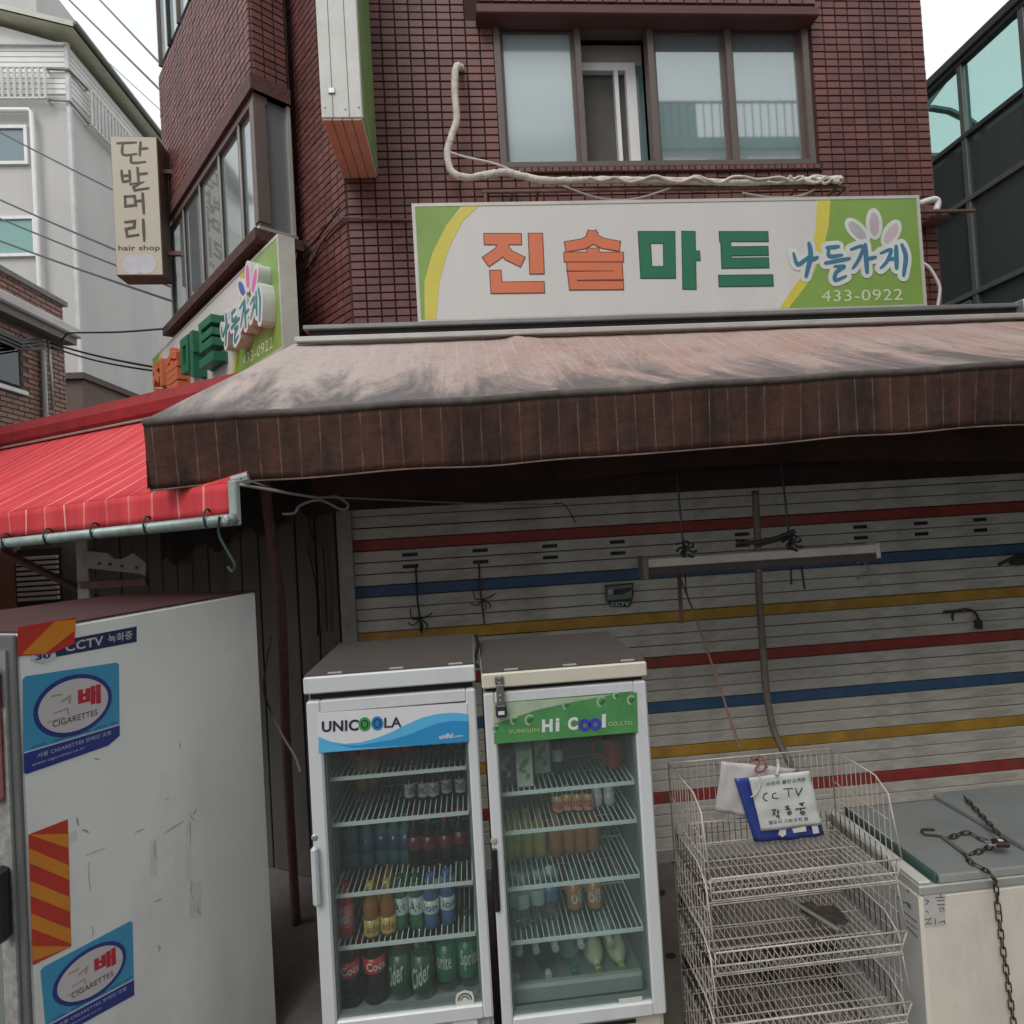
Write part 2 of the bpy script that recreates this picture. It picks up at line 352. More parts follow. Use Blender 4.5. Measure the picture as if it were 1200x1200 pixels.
GREYP = M('grey_green_paint', (.30, .35, .34), .5, dirt=(.18, .17, .15), da=.5, ds=9)
ROPE = M('grey_rope', (.34, .31, .28), .95)
HOSE = M('wrapped_hose', (.62, .57, .51), .9, v=.2, s=30, b=.6, bs=60, dirt=(.3, .25, .22), da=.6, ds=10)
SIGNW = M('sign_white', (.60, .585, .57), .38, v=.03, s=2, dirt=(.45, .43, .41), da=.25, ds=1.5, streak=5)
SIGNG = M('sign_green', (.21, .34, .075), .4, v=.08, s=3)
SIGNY = M('sign_yellow', (.60, .52, .08), .4, v=.05)
ORNG = M('letter_orange', (.62, .17, .08), .4, v=.05)
ORND = M('letter_outline_brown', (.12, .035, .03), .5)
GREN = M('letter_green', (.025, .16, .085), .4, v=.05)
GREND = M('letter_outline_green', (.01, .07, .04), .5)
BLUE = M('logo_blue', (.05, .17, .27), .4)
TEAL = M('logo_teal', (.045, .22, .26), .4)
LILAC = M('faded_lilac', (.48, .40, .43), .5)
ALU = M('aluminium_trim', (.50, .49, .47), .4, .5)
SLATW = M('shutter_white', (.60, .575, .52), .5, v=.12, s=4, dirt=(.30, .25, .20), da=.75, ds=3.5, b=.15, bs=30, streak=.35)
SLATR = M('shutter_red', (.34, .05, .042), .5, v=.25, dirt=(.20, .085, .07), da=.7, ds=4)
SLATB = M('shutter_blue', (.055, .125, .235), .5, v=.15, dirt=(.07, .1, .16), da=.5, ds=4)
SLATY = M('shutter_yellow', (.50, .29, .045), .5, v=.25, dirt=(.30, .19, .08), da=.7, ds=4)
PAPER = M('paper', (.62, .61, .59), .85, v=.05)
INK = M('ink', (.03, .03, .04), .8)
PANE = glass_mat('window_glass', (.80, .86, .86), .22, .03, (.46, .52, .54), .32)
DPANE = glass_mat('dark_window_glass', (.50, .58, .60), .20, .06, (.30, .34, .35), .5)  # bay panes' pale building reflection is painted in as a diffuse layer
FILM = glass_mat('frosted_window_glass', (.8, .85, .85), .14, .12, (.50, .58, .60), .75)
FOGG = glass_mat('fogged_cooler_glass', (.90, .95, .94), .055, .03, (.40, .50, .47), .035)
TEALG = glass_mat('teal_roof_glass', (.70, .87, .84), .14, .05)
TDARK = glass_mat('dark_teal_glass', (.25, .36, .35), .10, .10, (.12, .155, .15), .55)
COOLG = glass_mat('cooler_glass', (.90, .94, .93), .055, .02, (.42, .50, .48), .012)
PET = glass_mat('clear_bottle', (.86, .92, .92), .10)

# ------------------------------------------------------------------ ground
g = MB().add([(-90, -90, 0), (90, -90, 0), (90, 120, 0), (-90, 120, 0)], [(0, 1, 2, 3)]); struct(g.build('ground', ASPH))
g = MB(); g.box(-1.6, 6.5, 2.0, 4.24, -.2, .045); struct(g.build('pavement', PAVE))

# ------------------------------------------------------------------ main brick building
WY = 4.2
MAIN = Plane((-.70, WY, 0), 0)
LAZ = 128.7
LEFT = Plane((-.70, WY, 0), LAZ + 180)            # left facade, u runs towards the street corner
b0 = Vector((-1.386, 4.471, 0))                   # street corner of the bay
BAY = Plane(b0, LAZ + 180)
BSIDE = Plane(b0, LAZ - 90)                       # short return of the bay
bld = thing('brick_building', 'dark red tiled brick building with the shuttered corner shop and two shop signs', 'building', (-.7, 4.2, 0))
PU, PV = .0985, .0555
def tiles(mb, pl, u0, u1, v0, v1, holes=(), singles=None, want=None):
    nu = max(1, round((u1 - u0) / PU)); du = (u1 - u0) / nu; nv = int((v1 - v0) / PV); 
    for j in range(nv):
        for i in range(nu):
            a = u0 + i * du; b = v0 + j * PV
            if any(a + du > h[0] and a < h[1] and b + PV > h[2] and b < h[3] for h in holes): continue
            if singles is not None and want(a, b) and len(singles) < 300: singles.append((a, b, du)); continue
            d = .012 + random.uniform(-.0015, .0015)
            mb.tile(a + .003, a + du - .003, b + .003, b + PV - .003, d, pl.m)
WIN = (1.09, 3.44, 5.03, 6.12)                     # window opening in wall u, z
HOOD = (.98, 3.46, 6.12, 6.5)
f = MB(); m = MAIN.m
# wall core with the window opening
for a, b_, c, d in ((0, WIN[0], 2.6, 9), (WIN[1], 4.36, 2.6, 9), (WIN[0], WIN[1], 2.6, WIN[2]), (WIN[0], WIN[1], WIN[3], 9)):
    f.box(a, b_, max(c, 2.79), d, -.25, -.001, m)
f.build('wall', MORTAR, bld)
sing = []; f = MB()
tiles(f, MAIN, 0, 4.36, 3.72, 8.9, [WIN, (.98, 3.46, 6.12, 6.55)], sing, lambda a, b: a > 3.44 and 3.7 < b < 5.95)
f.build('brick_facing', BRICK, bld, kind='stuff')
bm = MB().tile(.003, sing[0][2] - .003, .003, PV - .003, .012, I4)
bo = None
for a, b, du in sing:
    if bo is None: bo = bm.build('brick', BRICK, bld); bo.data.transform(Matrix.Translation(OFF[bld.name])); o = bo
    else: o = bo.copy(); COL.objects.link(o)
    o.rotation_euler = (math.pi / 2, 0, 0); o.location = MAIN.p(a, b, random.uniform(-.0015, .001)) - OFF[bld.name]
# left facade and right return
f = MB(); f.box(-3.02, 0, 2.79, 8.9, -.25, -.001, LEFT.m); f.build('wall', MORTAR, bld)
f = MB(); tiles(f, LEFT, -1.2, -.004, 3.72, 8.9); f.build('brick_facing', BRICK, bld, kind='stuff')
RIGHT = Plane((3.66, WY, 0), 90)
f = MB(); f.box(0.0, 4, 2.79, 9, -.2, -.001, RIGHT.m); f.build('wall', MORTAR, bld)
f = MB(); tiles(f, RIGHT, 0, 2.5, 3.1, 8.9); f.build('brick_facing', BRICK, bld, kind='stuff')
f = MB(); f.poly([(-.72, 4.18), (3.68, 4.18), (3.68, 8.2), (-2.5, 8.2), (-2.56, 6.55)], 8.91, 9.1, I4); f.build('roof', CONC, bld)
# protruding tiled hood above the window
f = MB(); f.box(.985, 3.455, 6.12, 6.6, 0, .10, m); hd = f.build('window_hood', MORTAR, bld)
hp = Plane(MAIN.o + MAIN.n * .10, 0); f = MB(); tiles(f, hp, .985, 3.455, 6.155, 6.6); f.build('brick_facing', BRICK, hd, kind='stuff')
f = MB(); f.box(.97, 3.47, 6.06, 6.13, -.02, .13, m, c=.008); f.build('lintel', M('maroon_lintel', (.09, .03, .027), .6), hd)
f = MB(); f.box(1.05, 3.48, 4.985, 5.03, -.05, .03, m); f.build('window_sill', MORTAR, bld)
f = MB(); 
for i in range(48): f.tile(1.06 + i * .05, 1.105 + i * .05, 4.99, 5.026, .035, MAIN.m)
f.build('brick_sill', BRICK, bld, kind='stuff')
# main window: frame, sashes, panes
wn = MB()
u0, u1, v0, v1 = WIN; t = .045
for a, b_, c, d in ((u0, u0 + t, v0, v1), (u1 - t, u1, v0, v1), (u0 + t, u1 - t, v0, v0 + t), (u0 + t, u1 - t, v1 - t, v1)): wn.box(a, b_, c, d, -.12, .015, m)
win = wn.build('window', BROWN, bld)
mull = [1.70, 2.24, 2.83]
for x in mull: MB().box(x - .022, x + .022, v0 + t, v1 - t, -.09, .005, m).build('mullion', BROWN, win)
spans = [(u0 + t, mull[0] - .022), (mull[0] + .022, mull[1] - .022), (mull[1] + .022, mull[2] - .022), (mull[2] + .022, u1 - t)]
for k, (a, b_) in enumerate(spans):
    if k == 1: continue
    s = MB(); q = .026
    for c in ((a, a + q, v0 + t, v1 - t), (b_ - q, b_, v0 + t, v1 - t), (a + q, b_ - q, v0 + t, v0 + t + q), (a + q, b_ - q, v1 - t - q, v1 - t)): s.box(*c, -.065, -.03, m)
    s.build('sash', BROWN, win)
    MB().box(a + q, b_ - q, v0 + t + q, v1 - t - q, -.05, -.045, m).build('pane', FILM if k in (0,) else PANE, win)
# room behind
s = MB(); a, b_ = spans[1]
for c in ((b_ - .13, b_ - .055, v0 + t, v1 - .2), (a - .02, b_ - .13, v1 - .26, v1 - .2), (b_ - .22, b_ - .19, v0 + t, v1 - .26)): s.box(*c, -.19, -.14, m)
s.build('inner_sash', WHITE, win)
MB().box(b_ - .055, b_ + .01, v0 + t, v1 - .2, -.18, -.17, m).build('inner_pane', glass_mat('inner_teal_reflection', (.5, .6, .6), .2, .05, (.20, .30, .30), .7), win)  # teal reflection beside the sash is painted into this pane's colour
MB().box(a - .02, b_ + .01, v1 - .2, v1 - t, -.2, -.17, m).build('blind_box', M('beige', (.36, .31, .27), .8), win)
MB().box(a - .02, b_ - .13, v0 + t, v1 - .26, -.20, -.195, m).build('insect_screen', M('screen_grey', (.10, .095, .09), .9), win)
s = MB(); s.box(.2, 4.1, 4.6, 4.65, -3, -.26, m).box(.2, 4.1, 6.4, 6.45, -3, -.26, m).box(.2, 4.1, 4.6, 6.45, -3.05, -3, m).box(.15, .2, 4.6, 6.45, -3, -.26, m).box(4.1, 4.15, 4.6, 6.45, -3, -.26, m)
s.build('room', M('room_wall', (.34, .33, .31), .9), bld)
# curtains inside: pale sheets with folds
for nm, a, b_, lab, zt in (('curtain', 2.86, 3.42, 'pale blue grey curtain hanging behind the right pane of the big window', 6.05), ('curtain', 2.28, 2.82, 'pale teal curtain behind the third pane of the big window', 5.95)):
    def fn(i, j, a=a, b_=b_, zt=zt):
        u = a + (b_ - a) * i; return (MAIN.p(u, 5.0 + (zt - 5.0) * j, -.16 + .025 * math.sin(u * 47) + .012 * math.sin(u * 90 + j * 3)), (u, j))
    tag(grid_mesh(nm, fn, 40, 6, M('curtain' + str(a), (.50, .56, .58) if a > 2.8 else (.36, .48, .48), .9, v=.08)), lab, 'curtain')
s = MB(); s.box(1.16, 1.66, 5.12, 6.04, -.15, -.13, m); tag(s.build('roller_blind', M('blind', (.50, .55, .58), .9, v=.06)), 'pale roller blind behind the leftmost frosted pane', 'blind')

# bay on the left facade
bay = MB()
BL = 2.46
bay.box(-BL, 0, 5.915, 7.4, -.28, -.001, BAY.m)
bayo = bay.build('bay', MORTAR, bld)
f = MB(); tiles(f, BAY, -BL, 0, 5.925, 7.40); tiles(f, BSIDE, 0.004, .26, 5.925, 7.40); f.build('brick_facing', BRICK, bayo, kind='stuff')
f = MB(); f.box(-BL - .02, .03, 5.80, 5.92, -.27, .030, BAY.m); f.box(0.0, .27, 5.80, 5.92, -.030, .029, BSIDE.m); f.build('bay_band', M('maroon_band', (.085, .034, .03), .7, v=.35, s=14, b=.5, bs=50), bayo)
f = MB(); f.box(-BL - .1, .06, 4.665, 4.745, -.3, .06, BAY.m); f.build('bay_ledge', M('rusty_maroon', (.07, .032, .028), .8, v=.5, s=18, b=.8, bs=40), bayo)
f = MB(); f.box(-BL - .04, .05, 4.745, 4.775, -.27, .03, BAY.m, c=.004); f.build('ledge_trim', STEEL, bayo)
bw = MB(); T = .04
bw.box(-BL, .0, 4.78, 4.83, -.10, .0, BAY.m); bw.box(-BL, 0, 5.74, 5.797, -.10, 0, BAY.m)
bw.box(-.07, .01, 4.83, 5.74, -.08, .01, BAY.m)
bwo = bw.build('bay_window', BROWN, bld)
cuts = [-BL, -1.98, -1.48, -.93, -.30, -.07]
cuts = [-BL, -1.95, -1.42, -.88, -.40, -.07]
for k, c in enumerate(cuts[:-1]):
    MB().box(c, c + .045, 4.83, 5.74, -.07, -.012, BAY.m).build('mullion', BROWN, bwo)
    MB().box(c + .046, c + .056, 4.83, 5.74, -.014, -.004, BAY.m).build('sash_edge', ALU, bwo)
    MB().box(c + .056, cuts[k + 1], 4.83, 5.74, -.035, -.03, BAY.m).build('pane', DPANE, bwo)
MB().box(.02, .245, 4.79, 5.79, -.03, -.024, BSIDE.m).build('pane', glass_mat('side_film', (.6, .66, .68), .08, .1, (.20, .22, .23), .8), bwo)
MB().box(.245, .27, 4.78, 5.795, -.04, .012, BSIDE.m).build('corner_trim', ALU, bwo)
f = MB(); f.box(-BL, -.1, 4.78, 5.79, -.26, -.25, BAY.m); f.build('inner_wall', M('inner_pale', (.34, .36, .36), .9), bwo)
f = MB(); f.box(-1.9, -1.55, 4.83, 5.70, -.16, -.14, BAY.m); f.box(-.85, -.5, 4.83, 5.4, -.16, -.14, BAY.m); f.build('inner_blind', M('inner_blind', (.5, .53, .54), .9), bwo)
# storey above the bay: window band
f = MB(); f.box(-BL + .05, 0, 7.42, 9, -.2, -.03, BAY.m); tw = f.build('bay_window', M('upper_frame', (.20, .19, .19), .5), bld)
for k in range(7):
    c = -BL + .06 + k * .34
    MB().box(c, c + .03, 7.44, 9, -.03, .02, BAY.m).build('mullion', BLACK if k % 2 else BROWN, tw)
    MB().box(c + .04, c + .33, 7.5, 9, -.02, -.012, BAY.m).build('pane', FILM, tw)

# ------------------------------------------------------------------ ground floor: lintel beam, shutter, side cladding
SY = 4.3
bm_ = MB(); bm_.box(-1.0, 5.6, SY - .09, SY + .1, 2.66, 3.78)
bm_.build('shutter_box', M('dark_red_fascia', (.05, .022, .02), .7, v=.4, s=5, dirt=(.03, .025, .025), da=.8, ds=2, b=.2), bld)
f = MB(); f.box(-.95, 5.6, SY + .05, SY + .12, 0, 2.7); f.build('shop_back', DARK, bld)
f = MB(); f.box(3.66, 6.6, 4.35, 4.6, 2.6, 3.6); f.build('side_lintel', DARK, bld)
f = MB(); f.box(-.98, 5.6, SY - .12, SY + .1, -.02, .06, c=.006); f.build('threshold', CONC, bld)
sh = thing('roller_shutter', 'closed white roller shutter with red, blue and yellow slats behind the coolers', 'shutter', (2, SY, 0))
P0, PZ = .085, .0815
prof = [(0, .0005), (.012, .0015), (.014, .005), (.014, .0725), (.012, .0762), (0, .077)]
slats = {}
def slat(k, mat):
    if mat.name in slats:
        o = slats[mat.name].copy(); COL.objects.link(o)
    else:
        vs = []; 
        for x in (-.81, 5.5):
            for d, z in prof: vs.append((x, SY - d, P0 + z))
        n = len(prof); fs = [(i, i + 1, n + i + 1, n + i) for i in range(n - 1)]
        q = MB(); q.add(vs, fs); o = q.build('slat', mat, sh); slats[mat.name] = o
    o.location = (0, random.uniform(-.0015, .0015), k * PZ); o.rotation_euler = (0, random.uniform(-.0006, .0006), 0); o.parent = sh; return o
for k in range(32):
    c = {4: SLATR, 8: SLATY, 12: SLATB, 16: SLATR, 20: SLATY, 24: SLATB, 28: SLATR}.get(k, SLATW)
    s = slat(k, c)
    if k in (26, 27):
        so = s
        for px, py in ((243, 787), (490, 772), (735, 755), (972, 738)) + ((1410, 706), (1825, 677), (2038, 662), (2245, 648)):
            p = Y(400 + px / 3, 400 + py / 3, SY - .013); zc = P0 + PZ * k + .038
            q = MB(); q.box(p.x - .055, p.x + .055, SY - .0175, SY - .0135, zc - .013, zc + .013, c=.0015)
            o = q.build('slot', BLACK); o.parent = so; o.data.transform(Matrix.Translation((-2, -SY, -k * PZ)))
f = MB(); f.box(-.81, 5.5, SY - .025, SY + .01, .055, .087, c=.004); f.build('bottom_bar', ALU, sh)
q = MB()
q.poly([(-.90, SY - .06), (-.80, SY - .06), (-.80, SY - .02), (-.825, SY - .02), (-.825, SY + .03), (-.90, SY + .03)], .02, 2.68, I4)
q.build('guide_rail', M('guide_rail', (.34, .33, .31), .5, .3, v=.2, s=8), sh)
# vertical board cladding left of the shutter, running back along the left facade
cl = thing('board_cladding', 'grey vertical boards closing the shop side left of the shutter', 'wall', (-.95, 4.3, 0))
CP = Plane((-.93, 4.32, 0), 150 + 180)
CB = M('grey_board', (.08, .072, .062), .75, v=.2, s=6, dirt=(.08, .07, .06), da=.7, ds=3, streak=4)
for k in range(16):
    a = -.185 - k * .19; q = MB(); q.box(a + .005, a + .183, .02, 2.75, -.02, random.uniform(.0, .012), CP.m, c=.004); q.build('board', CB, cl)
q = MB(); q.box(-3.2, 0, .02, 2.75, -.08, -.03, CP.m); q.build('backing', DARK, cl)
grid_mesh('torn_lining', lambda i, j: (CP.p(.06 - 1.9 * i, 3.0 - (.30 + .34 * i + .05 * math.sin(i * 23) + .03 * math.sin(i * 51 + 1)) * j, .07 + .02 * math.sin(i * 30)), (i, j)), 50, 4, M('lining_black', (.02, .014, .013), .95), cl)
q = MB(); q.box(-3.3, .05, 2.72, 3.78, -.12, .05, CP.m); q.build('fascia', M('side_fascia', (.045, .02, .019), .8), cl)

# ------------------------------------------------------------------ rail and cassette above the awning
ca = thing('awning_cassette', 'long grey metal rail box under the main sign', 'awning rail', (1.5, 4.0, 3.8))
f = MB(); f.box(-.99, 4.12, 3.96, 4.19, 3.845, 3.875, c=.005).build('top_cover', M('rail_grey', (.24, .24, .24), .5, .4), ca)
f = MB(); f.box(-.96, 4.10, 3.99, 4.19, 3.79, 3.845).build('back_channel', DARK, ca)
f = MB(); f.box(-1.04, 4.16, 3.93, 3.985, 3.755, 3.792, c=.006).build('front_rail', M('rail_pale', (.50, .48, .45), .5, .3), ca)
f = MB(); f.box(4.04, 4.12, 3.92, 4.17, 3.76, 3.89, c=.008).build('end_cap', STEEL, ca)
f = MB(); f.tube([(4.1, 4.0, 3.85), (4.7, 4.3, 3.78), (5.2, 4.6, 3.76)], .014); f.build('bracing_tube', STEEL, ca)

# ------------------------------------------------------------------ brown awning
AWB = fabric_mat('faded_brown_awning', (.35, .225, .19), (.48, .38, .34), .089, .007, (.115, .11, .112), .90, fade=(.43, .375, .35), patch=(.40, .32, .30))
AWV = fabric_mat('brown_valance', (.024, .018, .016), (.14, .095, .07), .089, .006, (.030, .026, .024), .7, patch=(.095, .042, .030), pscale=(1.6, .35, 1))
aw = thing('brown_awning', 'faded brown striped awning with a dark valance over the shop front', 'awning', (1.5, 3.4, 3.4))
AX0, AX1 = -1.365, 4.9
def aw_pt(i, j):
    # i along the front, j from wall to front edge
    xw = -1.06 + (AX1 + 1.06) * i; xf = AX0 + (AX1 - AX0) * i
    x = xw + (xf - xw) * j; y = 4.05 + (2.7 - 4.05) * j
    zf = 3.045 + .10 * min(1, (i * 1.5)) ; zw = 3.785
    z = zw + (zf - zw) * j
    sag = -.05 * math.sin(math.pi * j) * (0.5 + .5 * abs(math.sin(math.pi * (x - .45) / 1.9))) * min(1, i * 14)
    wr = .003 * math.sin(x * 9 + j * 4) * j + .006 * math.sin(x * 23 + 3 * j * j) * math.sin(math.pi * j)
    # diagonal tension fold spreading from the wall near x=.5
    xc = .35 + .75 * j; wr += (.030 * math.exp(-((x - xc) / .05) ** 2) + .016 * math.exp(-((x - xc - .14 * j - .08) / .04) ** 2)) * (1 - j)
    for s_ in (1.5, 2.3, 3.1, 3.6): wr += .010 * math.exp(-((x - s_ - 1.3 * j) / .05) ** 2) * math.sin(math.pi * j)
    return Vector((x, y, z + sag + wr * (1 if 0 < j else 0)))
grid_mesh('canopy', lambda i, j: (aw_pt(i, j), (aw_pt(i, j).x, j)), 240, 26, AWB, aw)
def val_pt(i, j):
    e = aw_pt(i, 1); x = e.x
    h = .285 + .004 * math.sin(x * 2.1) + .002 * math.sin(x * 7)
    return Vector((x + .0, e.y - .012 + .012 * math.sin(x * 5.1 + 1) * j + .006 * math.sin(x * 13) * j + .02 * j, e.z - .02 - h * j))
grid_mesh('valance', lambda i, j: (val_pt(i, j), (val_pt(i, j).x, j * .35)), 240, 8, AWV, aw)
q = MB(); q.tube([aw_pt(i / 80, 1) + Vector((0, -.008, -.012)) for i in range(81)], .019, 8); q.build('front_hem', M('hem', (.075, .06, .055), .8, v=.5, s=12), aw, smooth=True)
q = MB(); q.tube([val_pt(i / 80, 1) for i in range(81)], .005, 5); q.build('valance_binding', M('binding', (.17, .11, .09), .9, v=.4, s=9), aw)
# side flap and frame underneath
grid_mesh('side_flap', lambda i, j: (Vector((aw_pt(0, i).x, aw_pt(0, i).y, aw_pt(0, i).z - .02 - (.28 * j) * max(.05, i))), (i, j * .3)), 14, 5, AWV, aw)
for x in (-.6, 1.9, 4.4):
    q = MB(); q.tube([(x, 4.0, 3.55), (x + .02, 3.3, 3.12), (x, 2.76, 3.0)], .018); q.build('arm', RUST, aw)
q = MB(); q.tube([(AX0 + .04, 2.76, 2.99), (AX1 - .02, 2.76, 3.09)], .022, 8); q.build('front_bar', RUST, aw)
# inner dark lining hung behind the front bar
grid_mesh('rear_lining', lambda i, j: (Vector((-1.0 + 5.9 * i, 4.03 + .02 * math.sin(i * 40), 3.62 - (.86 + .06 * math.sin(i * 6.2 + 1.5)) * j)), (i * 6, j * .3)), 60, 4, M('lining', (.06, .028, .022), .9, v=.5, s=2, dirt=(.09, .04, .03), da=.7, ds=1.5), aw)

# ------------------------------------------------------------------ red awning on the left
REDT = fabric_mat('red_awning', (.44, .030, .040), (.78, .38, .35), .175, .012, (.36, .05, .055), .55, r=.7, patch=(.68, .075, .085))
REDR = M('red_cover', (.26, .014, .018), .75, v=.25, dirt=(.14, .02, .02), da=.5, ds=3)
ra = thing('red_awning', 'bright red awning with thin pale stripes at the left edge', 'awning', (-2, 3.6, 2.7))
RB = Plane((-.975, 2.6, 0), 150 + 180)      # front edge, u=0 at the corner, negative to the far end
RW = Plane((-1.10, 4.28, 0), 150 + 180)
LEN = 5.2
def red_pt(i, j):
    a = RW.p(.55 - LEN * i, 3.53); b = RB.p(-LEN * i, 2.745 - .05 * i)
    p = a.lerp(b, j); p.z += -.02 * math.sin(math.pi * j); return p
grid_mesh('canopy', lambda i, j: (red_pt(i, j), (LEN * i * -1, j * .3)), 60, 14, REDT, ra)
grid_mesh('valance', lambda i, j: (RB.p(-LEN * i, 2.742 - .135 * j - .05 * i, .006 + .006 * math.sin(i * 70) * j), (LEN * i * -1, 0)), 90, 4, REDT, ra)
q = MB()
prof2 = [(-.10, 3.52), (.02, 3.53), (.06, 3.57), (.07, 3.65), (.03, 3.74), (-.05, 3.76)]
pts = []; vs = []; fs = []
for e in (-LEN * 1.2, .12):
    for n_, z in prof2: vs.append(RW.p(e, z, n_))
N = len(prof2); fs = [(i, i + 1, N + i + 1, N + i) for i in range(N - 1)]
q.add(vs, fs); q.build('cover', REDR, ra)
q = MB(); q.tube([RW.p(-LEN * 1.2, 3.53, .04), RW.p(.1, 3.53, .04)], .012); q.build('cover_edge', ALU, ra)
BAR = [RB.p(.04, 2.585, .03), RB.p(-LEN, 2.50, .03)]
q = MB(); q.tube(BAR, .026, 10); q.build('front_bar', M('bar_green', (.28, .36, .34), .45, .3, v=.2, s=10, dirt=(.14, .12, .1), da=.5, ds=12), ra, smooth=True)
q = MB(); q.box(-.005, .04, 2.56, 2.75, -.01, .02, RB.m, c=.006).tube([RB.p(.005, 2.745, 0), RB.p(.055, 2.76, -.04)], .026, 10); q.build('end_bracket', GREYP, ra)
q = MB(); q.lathe([(.018, 0), (.022, .005), (.022, .03), (.012, .034)], 10, RB.m @ Matrix.Translation((.02, 2.585, .03))); q.build('end_nut', STEEL, ra)
for k in range(9):
    u = -.12 - k * .40; pts = [RB.p(u + .02 * math.cos(t), 2.59 + u * .02 + .042 * math.sin(t) + .01, .03 + .034 * math.cos(t)) for t in [2 * math.pi * s / 10 for s in range(10)]]
    MB().tube(pts, .005, 5, closed=True).build('lacing_loop', M('dark_cord', (.03, .05, .045), .8), ra)
q = MB(); q.tube(curve([RB.p(-.01, 2.60, .06), RB.p(-.03, 2.53, .05), RB.p(.0, 2.46, .04), RB.p(.03, 2.40, .03), RB.p(.015, 2.37, .03), RB.p(-.01, 2.39, .03)]), .006, 5); q.build('hook', M('dark_cord', (.03, .05, .045), .8), ra)
q = MB(); q.tube([RW.p(-2.3, 2.0, 0), RB.p(-1.95, 2.53, -.02)], .028, 6); q.build('arm', RUST, ra)
# pole and rope below the awnings
q = MB(); q.tube(curve([Y(310, 555, 3.3), Y(314, 600, 3.35), Y(322, 660, 3.5), Y(330, 720, 3.7), Y(336, 880, 3.9), (Y(336, 880, 3.9).x - .01, 3.95, .03)]), .028, 8); tag(q.build('awning_post', RUST, smooth=True), 'thin bent rusty post in the dark left of the shutter', 'pole')
q = MB(); A = RB.p(.05, 2.73)
q.tube(curve([A, Y(340, 578, 2.8), Y(375, 583, 3.0), Y(395, 582, 3.1), Y(408, 592, 3.1), Y(400, 597, 3.1), Y(375, 586, 3.0), Y(352, 592, 2.95), Y(345, 601, 2.95), Y(331, 602, 2.95)]), .007, 5)
tag(q.build('rope', ROPE, smooth=True), 'knotted grey rope tied to the red awning bracket', 'rope')
q = MB(); q.tube(curve([A + Vector((0, 0, .03)), Y(350, 580, 3.0), Y(420, 584, 3.4), Y(560, 590, 4.0), Y(655, 591, 4.05)]), .005, 5); tag(q.build('cord', ROPE), 'thin cord stretched from the red awning across to the shutter', 'cord')
q = MB(); q.tube(curve([Y(648, 590, 4.05), Y(662, 592, 4.1), Y(675, 613, 4.2)]), .004, 5); tag(q.build('wire', BLACK), 'short dark wire hanging in front of the top shutter slats', 'wire')

# ------------------------------------------------------------------ shop signs (same artwork flat on the front, raised letters on the left)
SP = Plane((-.232, 4.0, 0), 0)
SL = 3.59; SZ0, SZ1 = 3.885, 4.675
def s2(x, y): return SP.uv(400 + x / 3, y / 3)       # points measured on the left half of the sign
def s3(x, y): return SP.uv(800 + x / 3, y / 3)
GLY = [
 ('orange', [([s2(503, 841), s2(632, 841)], .072), ([s2(571, 850), s2(560, 885), s2(508, 921)], .072), ([s2(566, 868), s2(588, 898), s2(637, 921)], .07), ([s2(682, 822), s2(688, 962)], .093), ([s2(541, 952), s2(545, 1012), s2(712, 1010)], .072)]),
 ('orange', [([s2(884, 814), s2(878, 842), s2(850, 858), s2(788, 868)], .066), ([s2(879, 816), s2(890, 842), s2(920, 856), s2(978, 866)], .066), ([s2(884, 874), s2(885, 896)], .08), ([s2(784, 904), s2(990, 904)], .062), ([s2(794, 938), s2(972, 938), s2(974, 968), s2(812, 970), s2(816, 1004), s2(990, 1003)], .056)]),
 ('green', [([s2(1065, 835), s2(1152, 835), s2(1154, 958), s2(1072, 958)], .078, True), ([s3(20, 815), s3(24, 1016)], .09), ([s3(36, 900), s3(59, 899)], .062)]),
 ('green', [([s3(130, 832), s3(299, 832)], .066), ([s3(150, 832), s3(154, 926), s3(301, 924)], .066), ([s3(150, 884), s3(299, 882)], .058), ([s3(128, 988), s3(316, 986)], .074)]),
]
